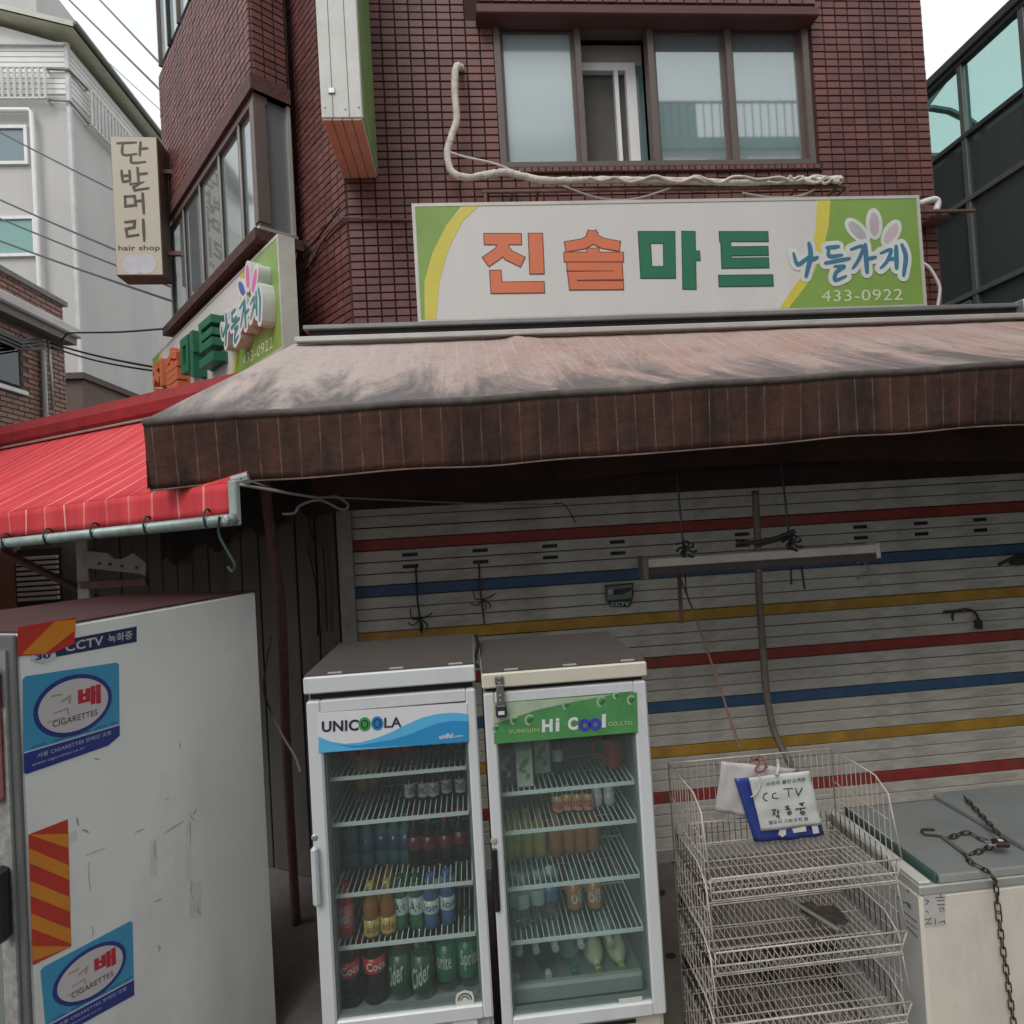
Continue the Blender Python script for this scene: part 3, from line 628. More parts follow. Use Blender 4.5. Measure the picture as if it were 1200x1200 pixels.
def art(sign, pl, thick, depth_sub):
    m = pl.m
    # coloured ends: left green wedge with yellow swoosh, right green field with yellow swoosh
    lg = [s2(255, 715), s2(428, 715), s2(370, 790), s2(320, 890), s2(292, 990), s2(281, 1124)]
    lg = [(.012, SZ1 - .014), lg[1], lg[2], lg[3], lg[4], (.034, SZ0 + .014), (.012, SZ0 + .014)]
    MB().poly(lg, 0, .0015, m).build('green_field', SIGNG, sign)
    ly = [lg[1], s2(482, 715), s2(428, 775), s2(375, 880), s2(345, 990), s2(333, 1122), (lg[5][0], SZ0 + .014), lg[4], lg[3], lg[2]]
    ly[0] = (lg[1][0], SZ1 - .014); ly[1] = (ly[1][0], SZ1 - .014); ly[5] = (ly[5][0], SZ0 + .014)
    MB().poly(ly, 0, .0018, m).build('yellow_band', SIGNY, sign)
    c = [s3(519, 705), s3(512, 800), s3(490, 890), s3(448, 985), s3(372, 1090)]; c = [(a, min(max(b, SZ0 + .014), SZ1 - .014)) for a, b in c]
    c[0] = (c[0][0], SZ1 - .014); c[-1] = (c[-1][0], SZ0 + .014)
    MB().poly([(SL - .012, SZ1 - .014)] + c + [(SL - .012, SZ0 + .014)], 0, .0015, m).build('green_field', SIGNG, sign)
    y = [s3(472, 705), s3(468, 800), s3(448, 885), s3(412, 975), s3(340, 1090)]; y[0] = (y[0][0], SZ1 - .014); y[-1] = (y[-1][0], SZ0 + .014)
    MB().poly(y + c[::-1], 0, .0018, m).build('yellow_band', SIGNY, sign)
    for col, st in GLY:
        face, edge = (ORNG, ORND) if col == 'orange' else (GREN, GREND)
        a = MB(); b = MB()
        for k, s_ in enumerate(st):
            cl_ = len(s_) > 2; e = .0003 * k
            a.stroke(s_[0], s_[1], .002, thick + e + .0025, m, closed=cl_)
            b.stroke(s_[0], s_[1] + .012, .001, max(thick * .2, .0008) + e + .001, m, closed=cl_, cap=0 if cl_ else .006)
        le = a.build('letter', face, sign); b.build('letter_outline', edge if thick < .01 else face, le)
    # written logo with white halo and three petals
    lo = [MB(), MB(), MB(), MB()]; ha = MB(); k = 0
    th = thick * .8 if thick > .01 else 0
    S = [([s3(388, 892), s3(402, 930), s3(428, 915), s3(446, 900)], 0), ([s3(442, 856), s3(448, 900), s3(432, 972)], 1), ([s3(446, 916), s3(472, 906)], 0),
         ([s3(505, 872), s3(546, 868)], 0), ([s3(512, 876), s3(514, 902), s3(558, 898)], 0), ([s3(500, 926), s3(584, 910)], 0), ([s3(532, 938), s3(566, 938), s3(538, 958), s3(534, 986), s3(572, 972)], 0),
         ([s3(590, 878), s3(632, 868), s3(616, 916), s3(596, 944)], 0), ([s3(640, 862), s3(646, 958)], 1), ([s3(646, 912), s3(676, 906)], 0),
         ([s3(694, 892), s3(730, 880), s3(716, 920), s3(694, 944)], 0), ([s3(724, 914), s3(744, 910)], 0), ([s3(748, 868), s3(750, 944)], 1), ([s3(768, 862), s3(782, 905), s3(774, 970)], 1)]
    for pts, hv in S:
        k += 1; q = [Vector(p) for p in pts]; q = curve([(a.x, a.y, 0) for a in q], 4); q = [(a.x, a.y) for a in q]
        n_ = len(q); w_ = [.015 + .014 * math.sin(math.pi * (i + 1) / (n_ + 1)) for i in range(n_)]
        if hv: w_ = [a * 1.25 for a in w_]
        lo[0 if k < 4 else 1 if k < 8 else 2 if k < 11 else 3].capsules(q, w_, th + .0065, th + .0072, m, 2e-5)
        ha.capsules(q, .088, .002, th + .0035, m, 3e-5)
    hl = ha.build('logo_halo', M('halo_white', (.60, .62, .60), .45), sign)
    for x in lo: x.build('logo_letter', BLUE if thick < .01 else TEAL, hl)
    for (x, y_, ang, c1) in ((613, 812, .75, 0), (672, 788, -.02, 1), (732, 822, -.6, 2)):
        cx, cy = s3(x, y_); P_ = ell(cx, cy, .062, .115, ang); Q_ = ell(cx, cy, .036, .085, ang)
        o = MB().poly(P_, .002, th + .0034 + c1 * .0004, m).build('petal', M('halo_white', (.6, .62, .6), .45), sign)
        cc = [(.40, .38, .40), (.48, .38, .42), (.52, .43, .45)][c1] if thick < .01 else [(.05, .10, .38), (.60, .12, .38), (.62, .13, .40)][c1]
        MB().poly(Q_, th + .004, th + .0052, m).build('petal_centre', M('petal%d%d' % (c1, thick > .01), cc, .45), o)
    MB().text('433-0922', (s3(487, 1061), s3(772, 1055), s3(771, 1016), s3(487, 1022)), .0035, m, bold=-.004).build('phone_number', M('pale_print', (.62, .66, .5), .5), sign)
msg = thing('shop_sign', 'wide white and green sign with flat orange and green Korean letters above the awning', 'shop sign', (1.5, 4.1, 3.88))
q = MB(); q.box(0, SL, SZ0, SZ1, -.16, -.0, SP.m, c=.006); q.build('panel', SIGNW, msg)
q = MB()
for c in ((-.012, .010, SZ0 - .01, SZ1 + .01), (SL - .010, SL + .012, SZ0 - .01, SZ1 + .01), (.010, SL - .01, SZ0 - .01, SZ0 + .012), (.010, SL - .01, SZ1 - .012, SZ1 + .01)): q.box(*c, -.165, .004, SP.m)
q.build('frame', M('sign_trim', (.52, .51, .45), .4, .2), msg)
art(msg, SP, 0, 0)
for x in (.5, 1.6, 2.7):
    MB().box(x, x + .03, SZ0 - .05, SZ0 - .01, -.19, -.1, SP.m).build('bracket', RUST, msg)
SQ = Plane((-1.198 - .625 * SL, 4.236 + .7804 * SL, 0), LAZ + 180)
ls = thing('shop_sign', 'second shop sign with raised 3D letters on the left facade under the bay', 'shop sign', (-1.9, 5.1, 3.88))
q = MB(); q.box(0, SL, SZ0 - .07, SZ1 - .07, -.11, 0, SQ.m, c=.006); q.build('panel', SIGNW, ls)
q = MB()
for c in ((-.012, .010, SZ0 - .08, SZ1 - .06), (SL - .010, SL + .012, SZ0 - .08, SZ1 - .06), (.010, SL - .01, SZ0 - .08, SZ0 - .058), (.010, SL - .01, SZ1 - .082, SZ1 - .06)): q.box(*c, -.115, .004, SQ.m)
q.build('frame', MATS['sign_trim'], ls)
SQ2 = Plane(SQ.o + Vector((0, 0, -.07)), LAZ + 180)
art(ls, SQ2, .11, 0)

# ------------------------------------------------------------------ hose and rail under the window
hs_ = thing('wrapped_hose', 'pale taped air conditioner hose running down the bricks and along under the window', 'hose', (.3, 4.15, 4.9))
HY = 4.055
def wp(px, py, y=HY): return Y(px, py, y)
q = MB(); q.tube(curve([wp(541, 80, 4.2), wp(534, 80), wp(533, 110), wp(535, 140), wp(529, 160), wp(524, 180), wp(530, 202), wp(548, 208), wp(570, 205), wp(592, 202), wp(610, 206), wp(640, 212), wp(680, 211), wp(740, 211), wp(800, 212), wp(860, 214), wp(900, 213), wp(940, 212), wp(975, 211), wp(986, 213)], 7), .024, 8)
for i, v_ in enumerate(q.v): q.v[i] = tuple(Vector(v_) + Vector((0, random.uniform(-.003, .003), random.uniform(-.004, .004))))
q.build('hose', HOSE, hs_, smooth=True)
q = MB(); q.tube(curve([wp(526, 178), wp(545, 184), wp(580, 192), wp(605, 202), wp(625, 210)], 6), .009, 6); q.build('thin_hose', HOSE, hs_, smooth=True)
random.seed(21)
for (xa, xb) in ((690, 830), (800, 930), (900, 985), (925, 988), (940, 985)):
    n_ = 9; q = MB(); q.tube(curve([wp(xa + (xb - xa) * i / n_, 211 + random.uniform(-5, 4), HY - .03 + random.uniform(-.01, .01)) for i in range(n_ + 1)], 4), .010, 6); q.build('tape_wrap', HOSE, hs_, smooth=True)
q = MB(); q.tube(curve([wp(945, 212), wp(955, 207), wp(970, 209), wp(982, 208), wp(978, 214)], 6), .016, 6); q.build('hose_end', HOSE, hs_, smooth=True)
q = MB(); q.tube(curve([wp(660, 218), wp(690, 229), wp(715, 234), wp(745, 233), wp(785, 221)], 6), .008, 6); q.build('slack_cable', ROPE, hs_, smooth=True)
q = MB(); q.tube(curve([wp(870, 226), wp(900, 231), wp(935, 230), wp(955, 222)], 6), .008, 6); q.build('slack_cable', ROPE, hs_, smooth=True)
rk = thing('wall_rail', 'rusty rail bracket fixed to the bricks between window and sign', 'bracket', (1.6, 4.1, 4.85))
q = MB(); q.box(-.06 + .3, 2.90, 4.06, 4.085, 4.788, 4.810, c=.003).build('rail', RUST, rk)
for x in (.26, .44, .62, 2.5, 2.80, 2.87):
    MB().box(x, x + .02, 4.085, 4.20, 4.784, 4.802, c=.003).build('bracket_arm', RUST, rk); 
for x in (.25, 2.87): MB().box(x, x + .018, 4.062, 4.08, 4.70, 4.787).build('drop_bracket', RUST, rk)
MB().tube([(2.6, 4.08, 4.79), (2.72, 4.12, 4.68)], .008).build('drop_bracket', RUST, rk)
# elbow vent + bracket on the right edge
q = MB(); q.tube(curve([Y(1078, 239, 4.1), Y(1086, 236, 4.1), Y(1096, 234, 4.1), Y(1099, 238, 4.1), Y(1097, 247, 4.1)], 5), .024, 8); tag(q.build('vent_elbow', M('pvc', (.62, .6, .58), .5), smooth=True), 'white plastic pipe elbow at the upper right corner of the main sign', 'pipe')
q = MB(); q.box(3.36, 3.82, 4.02, 4.05, 4.575, 4.59, c=.002).box(3.50, 3.66, 4.05, 4.19, 4.55, 4.565); tag(q.build('pipe_bracket', RUST), 'thin steel bracket sticking out right of the main sign', 'bracket')
q = MB(); q.tube(curve([Y(1081, 308, 4.15), Y(1090, 315, 4.13), Y(1100, 333, 4.12), Y(1101, 345, 4.12), Y(1097, 368, 4.13)], 5), .012, 6); tag(q.build('white_cable', M('pvc', (.62, .6, .58), .5), smooth=True), 'white cable curling down the bricks at the right end of the main sign', 'cable')
# cable and conduit at the bricks left of main sign
q = MB(); q.tube([Y(400, 255, 4.17), Y(480, 258, 4.17)], .009, 6); q.tube(curve([LEFT.w(402, 256, .03), LEFT.w(380, 280, .03), LEFT.w(352, 330, .03)]), .009, 6); tag(q.build('conduit', RUST), 'thin brown conduit crossing the brick corner left of the main sign', 'conduit')
q = MB(); q.tube(curve([LEFT.w(398, 243, .05), LEFT.w(385, 262, .08), LEFT.w(362, 290, .05), LEFT.w(355, 283, .05), LEFT.w(370, 300, .05), LEFT.w(355, 320, .05)], 6), .008, 6); tag(q.build('loose_cable', BLACK), 'loose black cable looping on the bricks beside the left sign', 'cable')
q = MB(); q.tube(curve([BSIDE.w(346, 288, .02), BSIDE.w(347, 300, .02), BSIDE.w(341, 315, .03), BSIDE.w(334, 318, .03)], 6), .005, 6); tag(q.build('grey_wire', ROPE), 'thin grey wire looping down beside the end of the left sign', 'wire')

# ------------------------------------------------------------------ projecting signs
vs_ = thing('projecting_sign', 'tall narrow box sign at the building corner with white edge and orange slatted underside', 'sign', (-.6, 3.9, 4.98))
VX0, VX1 = -.722, -.480
MB().box(VX0, VX1, 3.585, 4.19, 4.985, 8.6, c=.006).build('body', M('box_sign_white', (.56, .56, .53), .5, dirt=(.4, .4, .37), da=.3), vs_)
MB().box(VX1 + .0005, VX1 + .006, 3.60, 4.18, 4.995, 8.6).build('green_side', M('side_green', (.17, .26, .08), .6, v=.2, dirt=(.32, .34, .25), da=.7, ds=9), vs_)
for k in range(4):
    x = VX0 + .004 + k * .0588; MB().box(x, x + .054, 3.59, 4.185, 4.972, 4.985, c=.003).build('slat', M('orange_slat', (.56, .27, .18), .55, v=.15, s=9), vs_)
[MB().box(x, x + .004, 3.583, 3.586, 4.99, 8.6).build('seam', BROWN, vs_) for x in (-.655, -.560)]
MB().box(-.675, -.635, 3.576, 3.585, 5.13, 5.165, c=.003).build('clip', STEEL, vs_)
for x, z in ((-.70, 5.05), (-.50, 5.05), (-.58, 5.04), (-.668, 5.148), (-.642, 5.148)): MB().lathe([(.005, 0), (.006, .003), (.003, .005)], 8, Matrix.Translation((x, 3.585, z)) @ Matrix.Rotation(rad(90), 4, 'X')).build('screw', STEEL, vs_)
HP = Plane((-3.235, 6.0, 0), 3)
ha_ = thing('hair_shop_sign', 'cream vertical box sign with brown Korean brush letters and hair shop beneath', 'sign', (-3.0, 6.1, 5.1))
a = HP.uv(128, 159); b = HP.uv(190, 323); HW = .43
MB().box(0, HW, b[1], a[1], -.22, 0, HP.m, c=.006).build('box', M('sign_brown_side', (.14, .105, .09), .6), ha_)
hf = MB().box(.008, HW - .008, b[1] + .01, a[1] - .01, 0.0005, .004, HP.m).build('face', M('cream_face', (.47, .435, .34), .5, v=.04, s=3, dirt=(.40, .36, .28), da=.4), ha_)
def h1(x, y): return HP.uv(x / 3, y / 3)
BRN = M('brush_brown', (.07, .05, .035), .6)
HG = [[(412, 505), (480, 502)], [(432, 510), (434, 545), (482, 542)], [(495, 500), (492, 548)], [(492, 525), (520, 522)], [(462, 552), (465, 573), (512, 570)],
      [(428, 600), (432, 640)], [(456, 600), (458, 638)], [(430, 620), (458, 617)], [(432, 640), (460, 636)], [(484, 590), (488, 640)], [(486, 614), (518, 610)], [(458, 648), (500, 642), (470, 658), (474, 670), (524, 662)],
      [(440, 690), (442, 726), (478, 722), (474, 690), (440, 692)], [(484, 708), (500, 706)], [(502, 680), (506, 752)],
      [(440, 782), (474, 778), (472, 800), (444, 806), (448, 832), (488, 826)], [(504, 772), (508, 848)]]
q = MB()
for k, st in enumerate(HG):
    p = [h1(*s_) for s_ in st]; p = p if len(p) > 3 else [(a_.x, a_.y) for a_ in curve([(x, y, 0) for x, y in p], 4)]
    n_ = len(p); q.stroke(p, [.016 + .010 * math.sin(2.6 * i / max(1, n_ - 1) + .4) for i in range(n_)], .004, .0052 + .0002 * k, HP.m, cap=.006)
q.build('brush_letters', BRN, hf)
MB().text('hair shop', (h1(417, 887), h1(563, 886), h1(563, 862), h1(417, 864)), .0055, HP.m, bold=.02).build('small_letters', BRN, hf)
q = MB(); c1 = h1(470, 930); c2 = h1(514, 928)
MB().poly(ell(*c1, .092, .098), .004, .0055, HP.m).poly(ell(*c2, .092, .098), .004, .0058, HP.m).build('oval', M('oval_lilac', (.50, .50, .56), .5), hf)
MB().box(HW, HW + .35, b[1] + .25, b[1] + .29, -.14, -.1, HP.m).build('bracket', RUST, ha_); MB().box(HW, HW + .35, a[1] - .3, a[1] - .26, -.14, -.1, HP.m).build('bracket', RUST, ha_)

# ------------------------------------------------------------------ pole, lamp, badge, ties in front of the shutter
q = MB(); q.tube(curve([Y(885, 575, 4.0), Y(888, 640, 4.0), Y(890, 700, 4.0), Y(894, 760, 4.0), Y(898, 810, 4.0), Y(905, 850, 3.98), Y(914, 872, 3.95), Y(925, 893, 3.9), Y(945, 925, 3.85)]), .024, 10)
tag(q.build('bent_pole', M('pole_paint', (.22, .19, .17), .5, .3, v=.25, s=20), smooth=True), 'bent grey brown pole standing in front of the shutter', 'pole')
lf = thing('lamp_fixture', 'long pale fluorescent lamp fixture tied up in front of the shutter', 'lamp', (1.66, 3.3, 2.2))
LP = Plane((.975, 3.3, 0), 0)
z1, z0 = Y(752, 656, 3.3).z, Y(752, 676, 3.3).z
MB().box(0, 1.375, z1 - .045, z1 + .005, -.05, .045, LP.m, c=.006).build('housing', M('lamp_white', (.36, .335, .30), .5, dirt=(.25, .2, .17), da=.6, ds=9), lf)
MB().box(.02, 1.355, z0 + .005, z1 - .046, -.035, .04, LP.m, c=.004).build('tray', M('lamp_dark', (.035, .027, .024), .6), lf)
MB().box(-.012, .02, z0 - .015, z1 + .02, -.055, .05, LP.m, c=.005).build('end_cap', M('lamp_cap', (.10, .09, .08), .5), lf)
MB().box(1.355, 1.38, z0 + .02, z1 + .015, -.055, .05, LP.m, c=.005).build('end_cap', M('lamp_white', (.40, .37, .33)), lf)
for x in (.24, .86):
    k = thing('lamp_tie', 'black strap knot holding the %s of the hanging lamp fixture' % ('left part' if x < .5 else 'middle'), 'strap', (.975 + x, 3.3, z1), 'black straps tying up the lamp')
    X_ = .975 + x
    MB().tube([(X_, 3.3, z0 - (.10 if x > .5 else .02)), (X_ - .01, 3.27, z1 + .05), (X_ - .012, 3.3, 2.75)], .006, 5).build('cord', BLACK, k)
    for t in range(7):
        a_ = t * .9 + x; MB().tube(curve([(X_, 3.27, z1 + .05), (X_ + .04 * math.cos(a_), 3.25, z1 + .05 + .035 * math.sin(a_)), (X_ + .06 * math.cos(a_ + .7), 3.26, z1 + .045 + .05 * math.sin(a_ + .4))], 3), .007, 5).build('loose_end', BLACK, k)
q = MB(); q.tube(curve([Y(862, 634, 3.4), Y(885, 636, 3.35), Y(905, 632, 3.3), Y(922, 626, 3.27), Y(932, 622, 3.25)], 4), .012, 6); q.tube(curve([Y(885, 640, 3.33), Y(908, 634, 3.29), Y(928, 630, 3.26)], 4), .009, 6); tag(q.build('strap', BLACK), 'dark twisted strap between the bent pole and the lamp fixture', 'strap')
q = MB(); q.tube([Y(938, 655, 3.3), Y(943, 690, 3.3)], .006, 5); tag(q.build('strap_end', BLACK), 'black strap end hanging below the lamp fixture', 'strap')
bd = thing('cctv_badge', 'small green shield shaped CCTV badge on the shutter below the blue stripe', 'badge', (.85, 4.27, 2.0))
BP = Plane((.7, 4.27, 0), 0)
def bq(x, y): return BP.uv(690 + x * .11667, 660 + y * .11667)
MB().poly([bq(165, 220), bq(445, 195), bq(450, 300), bq(430, 400), bq(400, 440), bq(215, 440), bq(175, 380)], 0, .008, BP.m).build('plate', M('badge_dark', (.03, .06, .045), .4), bd)
MB().poly([bq(180, 235), bq(430, 212), bq(430, 345), bq(185, 375)], .008, .0095, BP.m).build('field', M('badge_grey', (.19, .24, .20), .5), bd)
MB().poly([bq(250, 262), bq(425, 240), bq(425, 272), bq(330, 310), bq(240, 318)], .0095, .011, BP.m).build('stripe', M('badge_dark', (.03, .06, .045), .4), bd)
MB().text('S', (bq(192, 312), bq(240, 310), bq(240, 262), bq(192, 264)), .0105, BP.m, .03).text('CCTV', (bq(215, 432), bq(405, 425), bq(405, 385), bq(215, 395)), .0105, BP.m, .03).build('lettering', PAPER, bd)
# ties threaded through the shutter slots
for (px, y0, y1, nm, mt, kn) in ((489, 662, 742, 'dark cord tied through the leftmost shutter slots', BLACK, 735), (563, 657, 732, 'reddish cord with a bow through the second pair of shutter slots', M('red_cord', (.16, .06, .05), .9), 712)):
    q = MB(); q.tube([Y(px - 2, y0, 4.275), Y(px, (y0 + y1) / 2, 4.27), Y(px + 5, y1, 4.27)], .007, 5)
    for a_ in (-2.4, -.6, -1.2, .6, 2.8): q.tube(curve([Y(px + 3, kn - 10, 4.26), Y(px + 3 + 10 * math.cos(a_), kn - 8 - 8 * math.sin(a_), 4.25), Y(px + 3 + 15 * math.cos(a_ - .4), kn - 12 - 16 * math.sin(a_ - .3), 4.26)], 3), .005, 5)
    tag(q.build('slot_tie', mt), nm, 'cord')
q = MB(); q.tube(curve([Y(798, 680, 3.4), Y(810, 710, 3.5), Y(826, 755, 3.4), Y(842, 800, 3.1), Y(853, 835, 2.9), Y(868, 880, 2.75)], 5), .006, 5); q.tube(curve([Y(803, 676, 3.4), Y(806, 700, 3.5), Y(815, 722, 3.5)], 5), .005, 5)
tag(q.build('hanging_string', M('brown_cord', (.15, .09, .07), .9), smooth=True), 'long brown cord hanging from the lamp fixture down to the papers', 'cord')
q = MB(); q.tube(curve([Y(796, 672, 3.42), Y(797, 700, 3.5), Y(799, 730, 3.55)], 4), [.014] * 9, 6, flat=.4); tag(q.build('flat_strap', M('brown_cord', (.15, .09, .07))), 'short flat brown strap hanging below the left of the lamp', 'strap')
q = MB()
q.tube(curve([Y(1106, 717, 4.26), Y(1120, 716, 4.25), Y(1132, 714, 4.25), Y(1143, 718, 4.25), Y(1148, 730, 4.25)], 4), .010, 6); q.tube(curve([Y(1118, 716, 4.25), Y(1116, 722, 4.25), Y(1117, 727, 4.25)], 4), .008, 6); q.box(Y(1146, 730, 4.25).x - .02, Y(1146, 730, 4.25).x + .02, 4.23, 4.26, Y(1146, 732, 4.25).z - .03, Y(1146, 728, 4.25).z + .01)
q.build('lock_bar', M('lock_dark', (.07, .06, .055), .5, .4), sh)
q = MB(); 
q.tube(curve([Y(1170, 662, 4.26), Y(1182, 656, 4.24), Y(1192, 652, 4.24), Y(1205, 650, 4.24)], 4), .012, 6); q.box(Y(1184, 654, 4.25).x, 4.36, 4.22, 4.27, Y(1184, 662, 4.25).z, Y(1184, 654, 4.25).z, c=.004); q.build('handle', M('lock_dark', (.07, .06, .055)), sh)
q = MB(); q.tube(curve([Y(1004, 660, 4.26), Y(1012, 658, 4.24), Y(1018, 668, 4.24), Y(1010, 674, 4.24), Y(1005, 679, 4.26)], 5), .006, 5); tag(q.build('wire_loop', STEEL), 'small wire loop on the blue slat by the right end of the lamp', 'wire')

# ------------------------------------------------------------------ glass door coolers
def lq(pl, *pts): return [pl.uv(*p) for p in pts]
FZ = 2.42
def rect(mb, a, b, c, d, e, f_, m=I4, ch=0): return mb.box(a, b, c, d, e, f_, m, ch)
def cooler(x0, x1, label, body_mat, door_mat, top, gap, door_top, sign_z, glass, shelves, loc_name):
    t = thing('drinks_cooler', label, 'fridge', ((x0 + x1) / 2, 2.75, .045))
    yb = 3.10; q = MB(); W = .035
    LIN = M('cooler_liner', (.17, .205, .20), .5, v=.06)
    q.box(x0, x0 + W, FZ + .06, yb, .12, top - .06).box(x1 - W, x1, FZ + .06, yb, .12, top - .06).box(x0 + W, x1 - W, yb - W, yb, .12, top - .06)
    q.build('cabinet', body_mat, t)
    q = MB(); g0, g1, gz0, gz1 = glass
    q.box(x0 + W + .001, x0 + W + .008, FZ + .07, yb - W - .001, gz0 - .05, top - .1).box(x1 - W - .008, x1 - W - .001, FZ + .07, yb - W - .001, gz0 - .05, top - .1)
    q.box(x0 + W + .008, x1 - W - .008, yb - W - .008, yb - W - .001, gz0 - .05, top - .1).box(x0 + W + .008, x1 - W - .008, FZ + .07, yb - W - .008, gz0 - .06, gz0 - .04)
    q.box(x0 + W + .008, x1 - W - .008, FZ + .07, yb - W - .008, door_top - .1, door_top - .09)
    q.build('liner', LIN, t)
    for k in (-1, 1):
        xx = (x0 + .06) if k < 0 else (x1 - .075)
        q = MB(); q.box(xx, xx + .015, yb - W - .03, yb - W - .012, gz0, gz1); q.build('shelf_rail', STEEL, t)
        xx = (x0 + W + .01) if k < 0 else (x1 - W - .018)
        q = MB(); q.box(xx, xx + .008, FZ + .10, FZ + .125, gz0, gz1); q.build('shelf_rail', STEEL, t)
    q = MB(); q.box(x0 - .004, x1 + .004, FZ - .01, yb, gap + .0, top, c=.006); q.build('header', body_mat, t)
    q = MB(); q.box(x0 + .0, x1 - .0, FZ + .0, yb - .01, top + .0005, top + .006); tp = q.build('top_cover', FDARK, t)
    q = MB(); q.box(x0 + .01, x1 - .01, FZ + .03, FZ + .1, door_top, gap); q.build('hinge_gap', BLACK, t)
    for xx in (x0 + .09, x0 + .33, x1 - .10): MB().box(xx, xx + .055, FZ + .0, FZ + .012, top + .006, top + .010).build('top_scuff', M('chipped_paint', (.40, .38, .35), .6), tp)
    # door: four rails around the pane
    q = MB(); zb = gz0 - .055; y0 = FZ; y1 = FZ + .045
    q.box(x0, g0, y0, y1, zb, door_top, c=.007).box(g1, x1, y0, y1, zb, door_top, c=.007).box(g0 - .001, g1 + .001, y0 + .001, y1, zb, gz0, c=.005).box(g0 - .001, g1 + .001, y0 + .001, y1, sign_z[1], door_top - .0005, c=.004)
    d = q.build('door_frame', door_mat, t)
    q = MB(); q.box(g0, g1, FZ + .014, FZ + .020, gz0, sign_z[0]); q.build('pane', FOGG if loc_name == 'right' else COOLG, d)
    q = MB(); 
    for c in ((g0, g0 + .008, gz0, sign_z[0]), (g1 - .008, g1, gz0, sign_z[0]), (g0 + .008, g1 - .008, gz0, gz0 + .01)): q.box(c[0], c[1], FZ + .021, FZ + .05, c[2], c[3])
    q.build('gasket', M('gasket_grey', (.20, .22, .22), .6), d)
    q = MB(); q.box(x0 + .012, x1 - .012, FZ + .05, FZ + .07, .12, zb - .008, c=.004); kp = q.build('kick_panel', body_mat, t)
    for k in range(9): MB().box(x0 + .12, x1 - .12, FZ + .044, FZ + .051, .18 + k * .03, .192 + k * .03).build('vent_slat', BLACK, kp)
    q = MB()
    for xx in (x0 + .05, x1 - .07):
        for yy in (FZ + .1, yb - .1): q.box(xx, xx + .03, yy, yy + .03, .045, .12)
    q.build('feet', BLACK, t)
    # wire shelves
    WS = M('shelf_wire', (.62, .66, .66), .45, v=.1)
    for zs, depth in shelves:
        q = MB(); a, b = x0 + W + .02, x1 - W - .02; yf, yr = FZ + .085, yb - W - .03
        for k in range(25):
            x = a + (b - a) * k / 24; q.tube([(x, yf, zs + .003), (x, yr, zs + .003)], .0027, 4)
        s_ = q.build('shelf_wires', WS, t, kind='stuff')
        q = MB(); q.box(a, b, yf - .004, yf + .004, zs - .012, zs + .002); q.tube([(a, yr, zs), (b, yr, zs)], .004, 5).tube([(a, (yf * .38 + yr * .62), zs - .004), (b, (yf * .38 + yr * .62), zs - .004)], .003, 5).tube([(a, yf, zs), (a, yr, zs)], .004, 5).tube([(b, yf, zs), (b, yr, zs)], .004, 5)
        q.build('shelf_frame', WS, t)
    return t
FP = Plane((0, FZ, 0), 0)
fz = lambda px, py, y=FZ: Y(px, py, y)
LZ = [fz(467, y, FZ + .085).z for y in (905, 958.5, 1041.5, 1102.5)]
RZ = [fz(662, y, FZ + .085).z for y in (923, 968.5, 1034, 1097)]
LG = (-.612, -.042, .60, 1.80); RG = (.075, .645, .53, 1.785)
lc = cooler(-.668, -.002, 'left drinks cooler with white door frame and blue wave header', WMET, WMET, 1.945, 1.878, 1.848, (1.66, 1.80), LG, [(z, 0) for z in LZ], 'left')
rc = cooler(.030, .700, 'right drinks cooler with green header and padlock hasp on its corner', CREM, WMET, 1.905, 1.845, 1.825, (1.63, 1.782), RG, [(z, 0) for z in RZ], 'right')
# header panels
def fq(px, py): return FP.uv(px, py)
def k4(x, y): return FP.uv(350 + x * .208333, 740 + y * .208333)
def k5(x, y): return FP.uv(550 + x * .208333, 740 + y * .208333)
B1 = M('header_blue', (.03, .25, .52), .3, v=.03); B2 = M('header_sky', (.10, .42, .70), .3, v=.03)
q = MB(); A, Bq, C_, D = k4(105, 460), k4(948, 402), k4(955, 618), k4(112, 682)
hp_ = q.poly([A, Bq, C_, D], -.012, .002, FP.m).build('header_panel', M('header_white', (.66, .66, .68), .3, v=.03), lc)
q = MB(); up = [k4(112, 590), k4(180, 618), k4(260, 630), k4(350, 622), k4(440, 598), k4(520, 565), k4(600, 525), k4(690, 485), k4(780, 462), k4(870, 455), k4(952, 462)]
lo_ = [k4(955, 505), k4(870, 500), k4(790, 512), k4(700, 545), k4(610, 582), k4(520, 608), k4(420, 625), k4(330, 640), k4(220, 634), k4(112, 612)]
q.poly(up + [C_, D], .002, .0026, FP.m).build('sky_blue_wave', B2, hp_)
q = MB(); q.poly(lo_[::-1] + [C_, k4(700, 637), k4(500, 645), k4(300, 652)], .0026, .0032, FP.m).build('blue_wave', B1, hp_)
INKB = M('logo_ink', (.02, .03, .05), .4)
q = MB(); q.text('UNIC', (k4(131, 566), k4(338, 556), k4(338, 492), k4(131, 504)), .0036, FP.m, .032).text('LA', (k4(482, 541), k4(580, 536), k4(580, 478), k4(482, 484)), .0036, FP.m, .02).build('brand_lettering', INKB, hp_)
for cx, cy, cc in ((372, 520, (.05, .28, .06)), (443, 515, (.02, .20, .50))):
    c_ = k4(cx, cy); MB().poly(ell(*c_, .0235, .0275), .003, .0036, FP.m).build('round_letter', M('round%d' % cx, cc, .4), hp_); MB().poly(ell(*c_, .015, .0175), .0036, .0040, FP.m).build('round_letter_ring', INKB, hp_); MB().poly(ell(*c_, .010, .0125), .0040, .0044, FP.m).build('round_letter_centre', M('round%d' % cx, cc), hp_)
